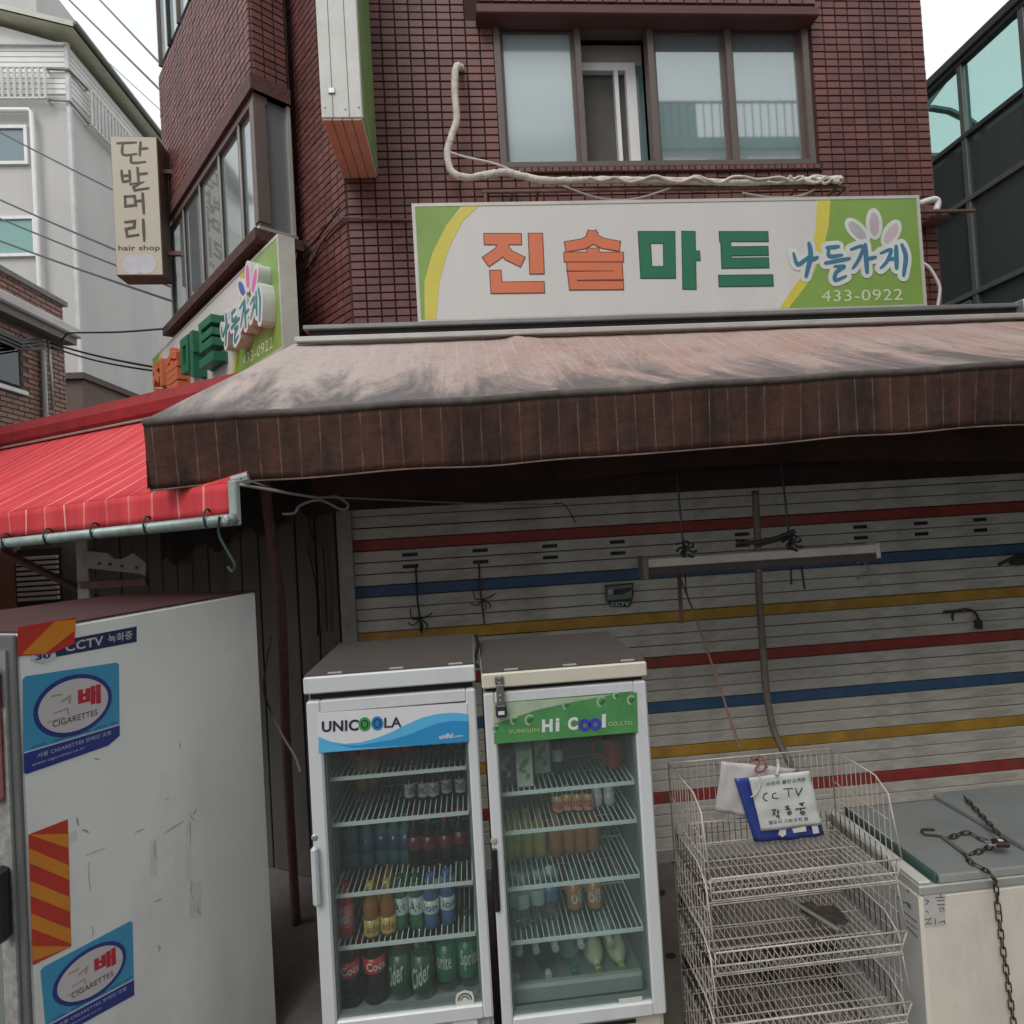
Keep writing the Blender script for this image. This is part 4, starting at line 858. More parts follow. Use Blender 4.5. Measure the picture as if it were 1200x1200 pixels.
q = MB(); q.text('uniful', (k4(792, 604), k4(868, 596), k4(868, 568), k4(792, 576)), .0038, FP.m, .03).text('system', (k4(876, 596), k4(925, 592), k4(925, 580), k4(876, 584)), .0038, FP.m, .02).build('small_lettering', M('header_white', (.66, .66, .68)), hp_)
A, Bq, C_, D = k5(135, 405), k5(942, 342), k5(948, 565), k5(140, 632)
hp2 = MB().poly([A, Bq, C_, D], -.012, .002, FP.m).build('header_panel', M('header_green', (.075, .25, .085), .35, v=.2, s=9), rc)
MB().poly([A, k5(560, 372), k5(820, 352), k5(600, 392), k5(380, 440), k5(240, 488), k5(137, 520)], .002, .0026, FP.m).build('pale_field', M('header_pale', (.36, .44, .32), .4, v=.15, s=12), hp2)
WH = M('header_white', (.66, .66, .68))
MB().text('H', (k5(408, 566), k5(468, 562), k5(468, 490), k5(408, 494)), .0036, FP.m, .05).text('i', (k5(484, 561), k5(507, 560), k5(507, 484), k5(484, 486)), .0036, FP.m, .03).text('C', (k5(553, 556), k5(610, 551), k5(610, 478), k5(553, 482)), .0036, FP.m, .05).text('l', (k5(745, 540), k5(767, 538), k5(767, 462), k5(745, 464)), .0036, FP.m, .05).build('brand_lettering', WH, hp2)
MB().text('SUNGJIN', (k5(222, 578), k5(392, 568), k5(392, 540), k5(222, 550)), .0036, FP.m, .012).text('CO.,LTD.', (k5(780, 534), k5(922, 526), k5(922, 500), k5(780, 508)), .0036, FP.m, .012).build('small_lettering', M('header_lime', (.38, .50, .22), .4), hp2)
PURP = M('logo_violet_blue', (.05, .05, .42), .4)
for cx in (648, 708):
    c_ = k5(cx, 525 - (cx - 648) * .07); a = [ell(*c_, .0255, .026)]
    MB().stroke(ell(*c_, .017, .0178), .0155, .0026, .0036, FP.m, closed=True).build('round_letter', PURP, hp2)
for cx, cy, r in ((340, 498, 32), (252, 500, 24), (545, 415, 24), (745, 395, 34), (910, 385, 28), (150, 545, 22), (825, 360, 20)):
    c_ = k5(cx, cy); cl = [MATS['header_pale'], M('deep_green', (.03, .13, .05), .5)]
    MB().stroke(ell(*c_, r * .00055, r * .0006)[3:21], .007, .0026, .0031 + cx * 1e-7, FP.m).build('leaf_curl', cl[0], hp2)
    MB().poly(ell(c_[0] + .003, c_[1], r * .00038, r * .0002, .6, 10), .0026, .0034 + cx * 1e-7, FP.m).build('leaf', cl[1], hp2)
# stickers, handles, hasp
q = MB(); c_ = FP.uv(545, 1178); q.poly([(c_[0] - .037, c_[1] - .035), (c_[0] + .037, c_[1] - .035), (c_[0] + .037, c_[1] + .02), (c_[0] + .03, c_[1] + .04), (c_[0], c_[1] + .05), (c_[0] - .03, c_[1] + .04), (c_[0] - .037, c_[1] + .02)], -.012, -.010, FP.m); es = q.build('energy_sticker', M('sticker_white', (.58, .60, .56), .5), lc)
for r_, wd in ((.026, .006), (.015, .005)):
    MB().stroke([(c_[0] + r_ * math.cos(t * math.pi / 8), c_[1] + .012 + r_ * math.sin(t * math.pi / 8)) for t in range(9)], wd, -.0095, -.009, FP.m).build('dial_arc', M('dial_dark', (.06, .09, .07), .5), es)
MB().box(c_[0] - .03, c_[0] + .03, c_[1] - .022, c_[1] - .012, -.0095, -.009, FP.m).build('print_line', INK, es)
MB().poly([(c_[0] - .055, c_[1] - .12), (c_[0] + .045, c_[1] - .12), (c_[0] + .045, c_[1] - .05), (c_[0] - .055, c_[1] - .05)], -.012, -.0105, FP.m).build('label_sticker', M('sticker_white', (.58, .60, .56)), lc)
c_ = FP.uv(742, 1180); MB().poly([(c_[0] - .055, c_[1] - .035), (c_[0] + .042, c_[1] - .035), (c_[0] + .042, c_[1] + .03), (c_[0] - .055, c_[1] + .03)], -.0105, -.009, FP.m).build('label_sticker', M('sticker_white', (.58, .60, .56)), rc)
MB().box(c_[0] + .005, c_[0] + .025, c_[1] - .01, c_[1] + .0, -.009, -.0085, FP.m).build('print_line', INK, rc)
q = MB(); a = fz(369, 990); b = fz(374, 1058); q.box(a.x - .012, a.x + .014, FZ - .03, FZ - .003, b.z, a.z, c=.008); q.build('handle', M('handle_white', (.50, .52, .54), .4), lc)
MB().lathe([(.011, 0), (.012, .004), (.008, .007)], 12, Matrix.Translation((a.x, FZ, a.z + .03)) @ Matrix.Rotation(rad(90), 4, 'X')).build('lock', STEEL, lc)
a = fz(579, 993); b = fz(583, 1068); q = MB(); q.box(a.x - .011, a.x + .011, FZ - .012, FZ + .0, b.z, a.z, c=.006); q.build('handle', BLACK, rc)
MB().lathe([(.013, 0), (.013, .006), (.009, .009)], 12, Matrix.Translation((a.x, FZ, a.z + .028)) @ Matrix.Rotation(rad(90), 4, 'X')).build('lock', M('lock_tan', (.35, .31, .25), .5), rc)
hx = fz(585, 800).x
hsp = MB().box(hx - .018, hx + .018, FZ - .020, FZ - .010, 1.86, 1.895, c=.004).build('hasp_plate', M('hasp_steel', (.20, .20, .18), .45, .6), rc)
MB().box(hx - .014, hx + .016, FZ - .026, FZ - .012, 1.77, 1.862, c=.003).build('hasp_strap', MATS['hasp_steel'], rc)
MB().box(hx - .022, hx + .022, FZ - .04, FZ - .012, 1.735, 1.785, c=.006).build('padlock', M('padlock_dark', (.07, .07, .07), .4, .6), rc)
MB().box(hx - .012, hx + .012, FZ - .042, FZ - .0405, 1.748, 1.762).build('padlock_label', WH, rc)
for dz in (1.885, 1.868, 1.82, 1.80): MB().lathe([(.004, 0), (.004, .003), (.002, .004)], 8, Matrix.Translation((hx, FZ - .020 - (.006 if dz < 1.86 else 0), dz)) @ Matrix.Rotation(rad(90), 4, 'X')).build('rivet', STEEL, rc)
cond = MB(); cond.tube(curve([Y(558, 745, 3.0), Y(560, 758, 2.8), Y(556, 775, 2.6), Y(560, 781, 2.45)], 4), .008, 6); tag(cond.build('short_cable', BLACK), 'short dark cable between the two cooler tops', 'cable')

# ------------------------------------------------------------------ drinks
def curved_label(mb, st, r, z0, z1, span, a0=-math.pi / 2, bold=.02, slant=0):
    v, f_ = text_geo(st, bold); vs = []
    for a, b in v:
        an = a0 - span / 2 + span * a; vs.append((r * math.cos(an), r * math.sin(an), z0 + (z1 - z0) * b + slant * (a - .5)))
    mb.add(vs, f_)
BOT = {
 'big': (.30, .046, [(.70, 0), (1, .02), (.97, .3), (1, .60), (.98, .68), (.84, .79), (.56, .88), (.36, .93), (.32, 1)]),
 'mid': (.215, .033, [(.75, 0), (1, .02), (.93, .25), (1, .46), (.99, .66), (.86, .77), (.58, .86), (.46, .90), (.46, 1)]),
 'small': (.115, .0235, [(.85, 0), (1, .02), (1, .68), (.8, .80), (.55, .86), (.52, 1)]),
 'can': (.12, .030, [(.8, 0), (1, .04), (1, .93), (.85, .97), (.84, 1)]),
}
def bottle(kind, body, cap, label=None, lz=(.3, .6), text=None, tcol=None, slant=0, upper=None):
    h, r, pr = BOT[kind]
    t = thing('bottle' if kind != 'can' else 'drink_can', '-', 'bottle' if kind != 'can' else 'can', (0, 0, 0))
    ch = .08 if kind == 'big' else (.10 if kind == 'mid' else .17)
    MB().lathe([(a * r, b * h * (1 - ch)) for a, b in pr], 14).build('body', body, t, smooth=True)
    if kind != 'can':
        nr = pr[-1][0] * r * 1.12; MB().lathe([(nr, h * (1 - ch) - .002), (nr, h - .003), (nr * .85, h)], 12).build('cap', cap, t)
    else: MB().lathe([(r * .8, h * .92), (r * .82, h * .925), (r * .8, h * .93)], 12).build('lid', STEEL, t)
    if label:
        lb = MB().lathe([(r * 1.012, h * (lz[0])), (r * 1.015, h * lz[0] + .001), (r * 1.015, h * lz[1]), (r * 1.012, h * lz[1])], 16).build('wrapper', label, t, smooth=True)
        if text:
            q = MB(); hh = h * (lz[1] - lz[0]); zc = h * (lz[0] + lz[1]) / 2; curved_label(q, text, r * 1.03, zc - hh * .28, zc + hh * .28, 1.75, slant=slant); q.build('lettering', tcol or PAPER, lb)
    return t
def cm(n_, c, r=.25, v=.05): return M('drink_' + n_, c, r, v=v)
COLA = cm('cola', (.012, .008, .008), .12); REDL = cm('red', (.40, .02, .025)); WHL = cm('white', (.50, .50, .48)); GRNL = cm('green', (.03, .14, .07)); LGRN = cm('lime', (.26, .33, .09))
ORN = cm('orange', (.36, .15, .06)); YEL = cm('yellow', (.40, .32, .09)); BLU = cm('blue', (.06, .13, .28)); TEA = cm('amber', (.26, .10, .03)); DKG = cm('deepgreen', (.02, .07, .035)); PEACH = cm('peach', (.50, .28, .16)); GLS = PET
SILV = cm('silver', (.45, .48, .47)); NAVY = cm('navy', (.03, .05, .12)); TEALB = cm('teal', (.05, .13, .14)); PALEB = cm('pale_blue', (.26, .34, .35)); PINK = cm('pink', (.5, .12, .12))
PROT = {}
def place(key, spec, pts, where, grp, fl=False):
    """pts: list of (x, y, z, what) ; first use keeps the prototype"""
    for (x, y, z, lab) in pts:
        if key not in PROT: PROT[key] = o = bottle(**spec); PROT[key + 'u'] = 1
        else: o = copy_tree(PROT[key])
        o.location = (x + random.uniform(-.004, .004), y + random.uniform(-.012, .012), z); o.rotation_euler = (0, 0, random.uniform(-.5, .5))
        if fl: o.rotation_euler = (rad(92), 0, random.uniform(-.06, .06)); o.location = (x, y + .25, z)
        o['label'] = lab; o['group'] = grp
def row(key, spec, zone, pxs, py, y, z, desc, where, cooler_, fl=False):
    pts = []; n_ = len(pxs)
    for i, px in enumerate(pxs):
        xx = Y(px, py, y).x; xx = min(max(xx, -.59), -.085) if cooler_ == 'left' else min(max(xx, .112), .62)
        pos = '' if n_ == 1 else (' leftmost of %s' % {2: 'two', 3: 'three', 4: 'four', 5: 'five', 6: 'six', 7: 'seven', 8: 'eight'}[n_] if i == 0 else (' rightmost of %s' % {2: 'two', 3: 'three', 4: 'four', 5: 'five', 6: 'six', 7: 'seven', 8: 'eight'}[n_] if i == n_ - 1 else ' %s from left' % ORD[i]))
        pts.append((xx, y, z + .006, '%s, %s cooler %s%s' % (desc, cooler_, where, (',' + pos) if pos else '')))
    place(key, spec, pts, zone, 'bottles and cans in the %s cooler' % cooler_, fl)
Lx = lambda *a: [350 + x * .208333 for x in a]
Rx = lambda *a: [550 + x * .208333 for x in a]
yF, yM, yR = 2.57, 2.72, 2.88
# left cooler
row('redcan', dict(kind='can', body=REDL, cap=REDL), '', Lx(200, 262, 324, 386, 448, 510, 570), 720, yM, LZ[0], 'dark red can', 'top shelf', 'left')
row('jar', dict(kind='can', body=NAVY, cap=NAVY, label=WHL, lz=(.2, .5)), '', Lx(660, 735, 810, 885), 700, yM, LZ[0], 'dark can with pale band', 'top shelf', 'left')
row('peach', dict(kind='mid', body=ORN, cap=WHL, label=PEACH, lz=(.42, .86)), '', Lx(342, 405), 880, 2.80, LZ[1], 'peach topped orange juice bottle', 'second shelf', 'left')
row('tonic', dict(kind='small', body=COLA, cap=COLA, label=WHL, lz=(.12, .62), text='TONIC', tcol=INK), '', Lx(614, 683, 750, 820, 900), 870, 2.66, LZ[1], 'small dark bottle with white wrapper', 'second shelf', 'left')
row('navyb', dict(kind='mid', body=TEALB, cap=NAVY, label=NAVY, lz=(.3, .6)), '', Lx(270, 345, 420, 500, 580, 640), 1120, 2.70, LZ[2], 'dark teal drink bottle', 'third shelf', 'left')
row('colab', dict(kind='mid', body=COLA, cap=REDL, label=cm('dark_red', (.12, .015, .018)), lz=(.35, .6)), '', Lx(690, 775, 860, 945), 1120, 2.66, LZ[2], 'small cola bottle with red cap', 'third shelf', 'left')
row('backg', dict(kind='mid', body=GRNL, cap=WHL, label=DKG, lz=(.35, .62)), '', Lx(300, 380, 610, 700), 1400, 2.90, LZ[2], 'green bottle at the back', 'third shelf', 'left')
LS = 'fourth shelf'
row('redb', dict(kind='mid', body=REDL, cap=REDL, label=PINK, lz=(.2, .62), text='Cool', tcol=PAPER), '', Lx(272), 1100 + 0, 2.56, LZ[3], 'single red bottle', LS, 'left')
row('ade', dict(kind='mid', body=TEA, cap=YEL, label=YEL, lz=(.06, .36), text='ade', tcol=TEA), '', Lx(424, 508), 1100, 2.56, LZ[3], 'amber drink bottle with yellow cap', LS, 'left')
row('grn', dict(kind='mid', body=GRNL, cap=DKG, label=SILV, lz=(.3, .62), text='A+', tcol=DKG), '', Lx(590, 674), 1100, 2.58, LZ[3], 'green bottle with silver wrapper', LS, 'left')
row('blu', dict(kind='mid', body=BLU, cap=BLU, label=SILV, lz=(.3, .55), text='ion', tcol=BLU), '', Lx(758, 848), 1090, 2.58, LZ[3], 'blue sports drink bottle', LS, 'left')
row('ade2', dict(kind='mid', body=TEA, cap=YEL, label=YEL, lz=(.06, .36)), '', Lx(445, 525), 1090, 2.72, LZ[3], 'amber drink bottle in the second row', LS, 'left')
row('grn2', dict(kind='mid', body=GRNL, cap=YEL, label=DKG, lz=(.3, .62)), '', Lx(605, 685), 1090, 2.72, LZ[3], 'green bottle in the second row', LS, 'left')
row('blu2', dict(kind='mid', body=BLU, cap=WHL, label=SILV, lz=(.3, .55)), '', Lx(765, 850), 1090, 2.72, LZ[3], 'blue bottle in the second row', LS, 'left')
LFz = .562
row('bigc', dict(kind='big', body=COLA, cap=REDL, label=REDL, lz=(.42, .62), text='Coca', tcol=PAPER), '', Lx(280, 432), 1150, 2.565, LFz, 'large cola bottle with red wrapper', 'floor', 'left')
row('bigs', dict(kind='big', body=PET, cap=GRNL, label=DKG, lz=(.10, .60), text='Cider', tcol=SILV, slant=.05), '', Lx(570, 702), 1150, 2.565, LFz, 'large clear soda bottle with dark green wrapper', 'floor', 'left')
row('bigp', dict(kind='big', body=PET, cap=DKG, label=GRNL, lz=(.12, .62), text='Sprite', tcol=WHL), '', Lx(845, 960), 1150, 2.60, LFz, 'large green bottle with white lettering', 'floor', 'left')
row('bigc2', dict(kind='big', body=COLA, cap=REDL, label=REDL, lz=(.42, .62)), '', Lx(300, 440), 1150, 2.74, LFz, 'large cola bottle in the back row', 'floor', 'left')
row('bigs2', dict(kind='big', body=PET, cap=GRNL, label=DKG, lz=(.10, .60)), '', Lx(590, 715, 850), 1150, 2.76, LFz, 'large clear bottle in the back row', 'floor', 'left')
# right cooler
CART = M('carton_white', (.42, .43, .38), .5); CLEAF = M('carton_leaf', (.10, .22, .06), .5); CDK = M('carton_dark', (.07, .07, .065), .5)
for i, (px, dk, py) in enumerate(((205, 1, 2.60), (308, 0, 2.56), (408, 0, 2.68), (500, 2, 2.66))):
    x = Y(550 + px * .208333, 900, py).x; w_ = .035; h_ = .155; z = RZ[0] + .006
    t = thing('drink_carton' if dk < 2 else 'bottle', ['white milk carton with green leaf print, left of two', 'dark snack carton at the left edge', 'dark silver wrapped bottle beside the cartons'][dk] + ', right cooler top shelf' if i != 2 else 'green leaf milk carton, second and further back, right cooler top shelf', 'carton' if dk < 2 else 'bottle', (x, py, z))
    if dk < 2:
        MB().box(x - w_, x + w_, py - .03, py + .03, z, z + h_, c=.003).build('box', CART if not dk else CDK, t)
        MB().add([(x - w_, py - .03, z + h_), (x + w_, py - .03, z + h_), (x - w_, py, z + h_ + .03), (x + w_, py, z + h_ + .03), (x - w_, py + .03, z + h_), (x + w_, py + .03, z + h_)], [(0, 1, 3, 2), (2, 3, 5, 4), (0, 2, 4), (1, 5, 3)]).build('gable_top', CART if not dk else CDK, t)
        P2 = Plane((x, py - .03, z), 0)
        for k, (a_, b_, r1, r2, an) in enumerate(((0, .10, .026, .012, .8), (-.01, .07, .02, .008, -.4), (.012, .045, .014, .008, 1.2))): MB().poly(ell(a_, b_, r1, r2, an, 12), .0, .001 + k * .0004, P2.m).build('leaf_print', CLEAF if not dk else CART, t)
    else:
        MB().lathe([(.022, 0), (.024, .01), (.024, .10), (.012, .14), (.012, .16), (.015, .162), (.015, .18)], 14, Matrix.Translation((x, py, z))).build('body', COLA, t, smooth=True)
        MB().lathe([(.0245, .05), (.025, .051), (.025, .10), (.0245, .101)], 14, Matrix.Translation((x, py, z))).build('wrapper', SILV, t, smooth=True)
x = Y(550 + 810 * .208333, 890, 2.66).x
t = thing('measuring_jug', 'red plastic jug at the right end of the right cooler top shelf', 'jug', (x, 2.66, RZ[0]))
MB().lathe([(.030, .006), (.034, .012), (.046, .12), (.048, .135), (.044, .135), (.032, .02)], 16, Matrix.Translation((x, 2.66, RZ[0]))).build('body', REDL, t, smooth=True)
MB().tube(curve([(x - .045, 2.66, RZ[0] + .12), (x - .085, 2.66, RZ[0] + .12), (x - .085, 2.66, RZ[0] + .06), (x - .038, 2.66, RZ[0] + .05)], 4), .006, 6).build('handle', REDL, t)
row('juice', dict(kind='small', body=COLA, cap=COLA, label=PEACH, lz=(.06, .66), text='vita', tcol=REDL), '', Rx(506, 560, 617, 677), 960, 2.62, RZ[1], 'small orange wrapped bottle', 'second shelf', 'right')
row('yog', dict(kind='small', body=WHL, cap=BLU, label=SILV, lz=(.1, .5)), '', Rx(727, 790), 950, 2.64, RZ[1], 'small white bottle with dark cap', 'second shelf', 'right')
row('yel', dict(kind='mid', body=YEL, cap=LGRN, label=LGRN, lz=(.35, .62)), '', Rx(195, 262, 330, 400), 1000, 2.72, RZ[2], 'yellow drink bottle with green cap', 'third shelf', 'right')
row('orn', dict(kind='mid', body=ORN, cap=REDL, label=ORN, lz=(.35, .62)), '', Rx(490, 560, 635, 700), 1000, 2.72, RZ[2], 'orange drink bottle', 'third shelf', 'right')
row('wat', dict(kind='mid', body=PET, cap=PALEB, label=PALEB, lz=(.40, .68)), '', Rx(222, 300, 385), 1070, 2.60, RZ[3], 'clear water bottle with pale band', 'fourth shelf', 'right')
row('wat2', dict(kind='mid', body=PET, cap=WHL, label=BLU, lz=(.40, .68)), '', Rx(466), 1070, 2.62, RZ[3], 'clear bottle with blue wrapper', 'fourth shelf', 'right')
row('toma', dict(kind='mid', body=TEALB, cap=COLA, label=ORN, lz=(.08, .60), text='o8', tcol=WHL), '', Rx(595, 710), 1070, 2.66, RZ[3], 'bottle with orange wrapper and dark cap', 'fourth shelf', 'right')
row('wat3', dict(kind='mid', body=PET, cap=PALEB, label=PALEB, lz=(.40, .68)), '', Rx(240, 320, 400, 480), 1070, 2.76, RZ[3], 'clear bottle in the second row', 'fourth shelf', 'right')
RFz = .60
RFz = .51
row('lie', dict(kind='big', body=PET, cap=WHL, label=NAVY, lz=(.1, .5)), '', Rx(275, 430), 1130, 2.66, RFz + .03, 'clear bottle lying with white cap outward', 'floor', 'right', True)
row('lie2', dict(kind='big', body=PET, cap=GRNL, label=PALEB, lz=(.1, .5)), '', Rx(570), 1130, 2.66, RFz + .03, 'clear bottle lying with green cap outward', 'floor', 'right', True)
row('lie3', dict(kind='big', body=cm('straw', (.44, .46, .30)), cap=LGRN, label=PALEB, lz=(.1, .4)), '', Rx(712, 845), 1120, 2.66, RFz + .03, 'pale yellow bottle lying with lime cap outward', 'floor', 'right', True)
row('lie4', dict(kind='big', body=PALEB, cap=WHL, label=TEALB, lz=(.1, .5)), '', Rx(230, 350, 480, 640, 770), 1100, 2.70, RFz + .115, 'pale bottle in the upper lying layer', 'floor', 'right', True)
MB().box(.08, .64, 2.52, 2.56, .50, .575, c=.01).build('inner_sill', M('sill_teal', (.26, .30, .28), .5), rc)
MB().box(-.60, -.05, 2.50, 2.56, .50, .565, c=.01).build('inner_sill', MATS['sill_teal'], lc)

# ------------------------------------------------------------------ big white fridge at the left
FT = 2.24
n0 = Z(20, 740, FT); f0 = Z(300, 692, FT)
az = math.degrees(math.atan2(f0.y - n0.y, f0.x - n0.x)); FL = math.hypot(f0.y - n0.y, f0.x - n0.x)
BF = Plane((n0.x, n0.y, 0), az)           # side facing the camera
wf = thing('display_fridge', 'large white display fridge with cigarette stickers on its side, at the left edge', 'fridge', (n0.x - .3, n0.y + .6, 0))
BW = .95
WF = M('fridge_side_white', (.78, .79, .76), .35, v=.03, s=1.5, dirt=(.52, .51, .46), da=.55, ds=1.8, streak=2)
MB().box(0, FL, .03, FT - .006, -BW, 0, BF.m, c=.01).build('body', WF, wf)
MB().box(.004, FL - .004, FT - .006, FT, -BW + .004, -.004, BF.m).build('top_cover', M('maroon_top', (.055, .02, .02), .6, v=.2), wf)
q = MB(); q.box(-.012, 0.001, .05, FT - .01, -BW, -.0, BF.m, c=.004); q.build('front_frame', M('frame_dark', (.10, .10, .10), .5), wf)
q = MB(); q.box(-.02, -.0125, .10, FT - .06, -BW + .05, -.03, BF.m); dr = q.build('door_pane', DPANE, wf)
q = MB(); q.box(-.022, -.0125, .15, FT - .25, -.10, -.035, BF.m).build('door_grille', M('grille_grey', (.25, .25, .24), .7, v=.4, s=30), wf)
hz0, hz1 = BF.uv(28, 1100)[1], BF.uv(20, 1015)[1]
MB().box(-.07, -.022, hz0, hz1, -.075, -.035, BF.m, c=.014).build('door_handle', BLACK, wf)
MB().box(-.05, -.02, FT - .55, FT - .12, -.30, -.05, BF.m, c=.01).build('door_poster', M('poster_pinkish', (.35, .13, .12), .6, v=.6, s=9), wf)
def w(*p): return BF.uv(*p)
def quad_sub(Q, a, b):
    bl, br, tr, tl = [Vector(p) for p in Q]; p = bl * (1 - a) * (1 - b) + br * a * (1 - b) + tr * a * b + tl * (1 - a) * b; return (p.x, p.y)
STB = M('sticker_blue', (.05, .30, .50), .35, v=.06); STN = M('sticker_navy', (.02, .035, .22), .35); STW = M('sticker_pale', (.58, .54, .55), .4, v=.05); STR = M('sticker_red', (.50, .02, .04), .4); OR1 = M('hazard_orange', (.62, .22, .02), .4, v=.1); OR2 = M('hazard_red', (.48, .035, .02), .4, v=.1)
def cig(Q, name, lab, faint, cut):
    P_ = lambda a, b: quad_sub(Q, a, b)
    o = MB().poly([P_(.02, 0), P_(1, .0) if not cut else P_(.86, 0), P_(1, .07), P_(1, .97), P_(.97, 1), P_(.03, 1), P_(0, .97), P_(0, .03)], .0005, .0018, BF.m).build('sticker', STB, wf)
    o['label'] = lab
    pts = [P_(0.02, 0), P_(.86 if cut else 1, 0), P_(1, .08), P_(1, .205), P_(0, .215), P_(0, .02)]
    MB().poly(pts, .0018, .0024, BF.m).build('navy_band', STN, o)
    MB().stroke([P_(0, .222), P_(1, .212)], .004, .0018, .0026, BF.m).build('white_rule', STW, o)
    e1 = [P_(.5 + .41 * math.cos(t), .59 + .345 * math.sin(t)) for t in [2 * math.pi * k / 40 for k in range(40)]]
    e2 = [P_(.5 + .365 * math.cos(t), .59 + .295 * math.sin(t)) for t in [2 * math.pi * k / 40 for k in range(40)]]
    MB().poly(e1, .0018, .0026, BF.m).build('navy_ring', STN, o); MB().poly(e2, .0026, .0032, BF.m).build('oval', STW, o)
    MB().text('배', (P_(.53, .54), P_(.78, .54), P_(.78, .77), P_(.53, .77)), .0036, BF.m, .05).build('red_letter', STR, o)
    q = MB(); q.stroke([P_(.26, .74), P_(.37, .74)], .006, .0032, .0036, BF.m).stroke([P_(.36, .66), P_(.45, .70), P_(.44, .62)], .008, .0032, .0037, BF.m).stroke([P_(.28, .55), P_(.42, .57), P_(.43, .50)], .005, .0032, .0036, BF.m).stroke([P_(.22, .47), P_(.38, .48)], .004, .0032, .0036, BF.m)
    q.build('faded_letter', M('faded_print', (.36, .33, .24), .6), o)
    MB().text('CIGARETTES', (P_(.27, .40), P_(.74, .41), P_(.74, .48), P_(.27, .47)), .0036, BF.m, .012).build('dark_lettering', M('print_brown', (.09, .06, .05), .6), o)
    MB().text('서울 CIGARETTES 판매인 조합', (P_(.12, .125), P_(.90, .125), P_(.90, .175), P_(.12, .175)), .0028, BF.m, .01).text('www.cigarettes.co.kr', (P_(.07, .05), P_(.60, .05), P_(.60, .09), P_(.07, .09)), .0028, BF.m, .005).build('small_lettering', M('print_pale', (.42, .44, .55), .5), o)
    q = MB()
    for a in (.07, .27, .53, .71, .88): q.stroke([P_(a, .255), P_(a + .13 if a < .85 else .97, .255)], .006, .0018, .0024, BF.m)
    q.build('dashed_rule', M('print_mid', (.04, .16, .32), .5), o, kind='stuff')
cig([w(28, 908), w(140, 869), w(139, 776), w(26, 793)], 'a', 'upper blue and navy cigarette sticker', True, True)
cig([w(55, 1222), w(157, 1166), w(155, 1078), w(47, 1135)], 'b', 'lower blue and navy cigarette sticker with worn red letter', True, False)
# CCTV strip and hazard stripes
Q = [w(38, 775), w(160, 752), w(160, 734), w(38, 757)]
o = MB().poly(Q, .0004, .0012, BF.m).build('sticker', M('strip_navy', (.025, .03, .10), .4), wf); o['label'] = 'narrow navy strip reading CCTV in white'
P_ = lambda a, b: quad_sub(Q, a, b)
MB().text('CCTV', (P_(.28, .2), P_(.64, .2), P_(.64, .8), P_(.28, .8)), .0016, BF.m, .02).text('녹화중', (P_(.69, .25), P_(.95, .25), P_(.95, .8), P_(.69, .8)), .0016, BF.m, .01).build('lettering', M('print_white', (.55, .55, .56), .5), o)
MB().poly([w(36, 765), w(63, 760), w(66, 771), w(50, 778), w(36, 774)], .0013, .0020, BF.m).build('torn_corner', M('print_white', (.55, .55, .56)), wf)
MB().text('30', (w(41, 774), w(59, 771), w(59, 764), w(41, 767)), .0024, BF.m, .05).build('number', STN, wf)
def haz(Q, n_, lab, diag, flip=1):
    o = MB().poly(Q, .0013, .0024, BF.m).build('sticker', OR2, wf); o['label'] = lab
    q = MB()
    for k in range(n_ + 1):
        a = (k + .12) / n_; b = (k + .58) / n_
        c = lambda t, s: quad_sub(Q, s, min(1, max(0, t)))
        if diag: pts = [c(a, 0), c(a - .26, 1), c(b - .26, 1), c(b, 0)]; q.poly(pts, .0024, .0030 + k * .0001, BF.m)
    q.build('orange_stripe', OR1, o)
haz([w(38, 1131), w(83, 1109), w(79, 960), w(33, 978)], 4, 'vertical red and orange hazard tape', True)
Q = [w(24, 768), w(87, 764), w(88, 723), w(24, 735)]; o = MB().poly([w(20, 769), w(60, 766), w(87, 754), w(88, 723), w(20, 735)], .0013, .0026, BF.m).build('sticker', OR2, wf); o['label'] = 'red and orange hazard tape at the top corner'
MB().poly([w(25, 767), w(52, 766), w(88, 738), w(88, 726), w(64, 728)], .0026, .0032, BF.m).build('orange_stripe', OR1, o)
# scuffs and tape traces on the side
q = MB(); random.seed(3)
for (a, b, c, d, wd) in ((158, 976, 170, 971, .006), (192, 977, 215, 962, .008), (181, 985, 182, 1005, .008), (226, 955, 230, 948, .010), (222, 960, 223, 990, .006), (225, 1030, 226, 1055, .006), (232, 1062, 236, 1073, .005), (180, 1057, 190, 1053, .006), (100, 1003, 125, 993, .004), (104, 1010, 106, 1045, .004), (185, 1108, 186, 1116, .010), (90, 958, 92, 968, .008), (96, 972, 104, 976, .008), (210, 870, 212, 878, .006), (110, 889, 117, 890, .008), (222, 952, 228, 962, .005), (192, 938, 198, 934, .005), (108, 1085, 108, 1098, .004)):
    q.stroke([w(a, b), w((a + c) / 2 + random.uniform(-2, 2), (b + d) / 2), w(c, d)], [wd * .5, wd, wd * .4], .0004, .0010, BF.m)
q.build('scuff_marks', M('scuff', (.42, .41, .38), .8), wf, kind='stuff')
q = MB()
for (a, b, c, d) in ((218, 965, 224, 1030), (176, 985, 184, 1026), (80, 975, 90, 985), (222, 1035, 236, 1075)): q.poly([w(a, b), w(c, b - 2), w(c, d), w(a, d + 2)], .0004, .0008, BF.m)
q.build('tape_residue', M('residue', (.68, .68, .64), .6), wf, kind='stuff')

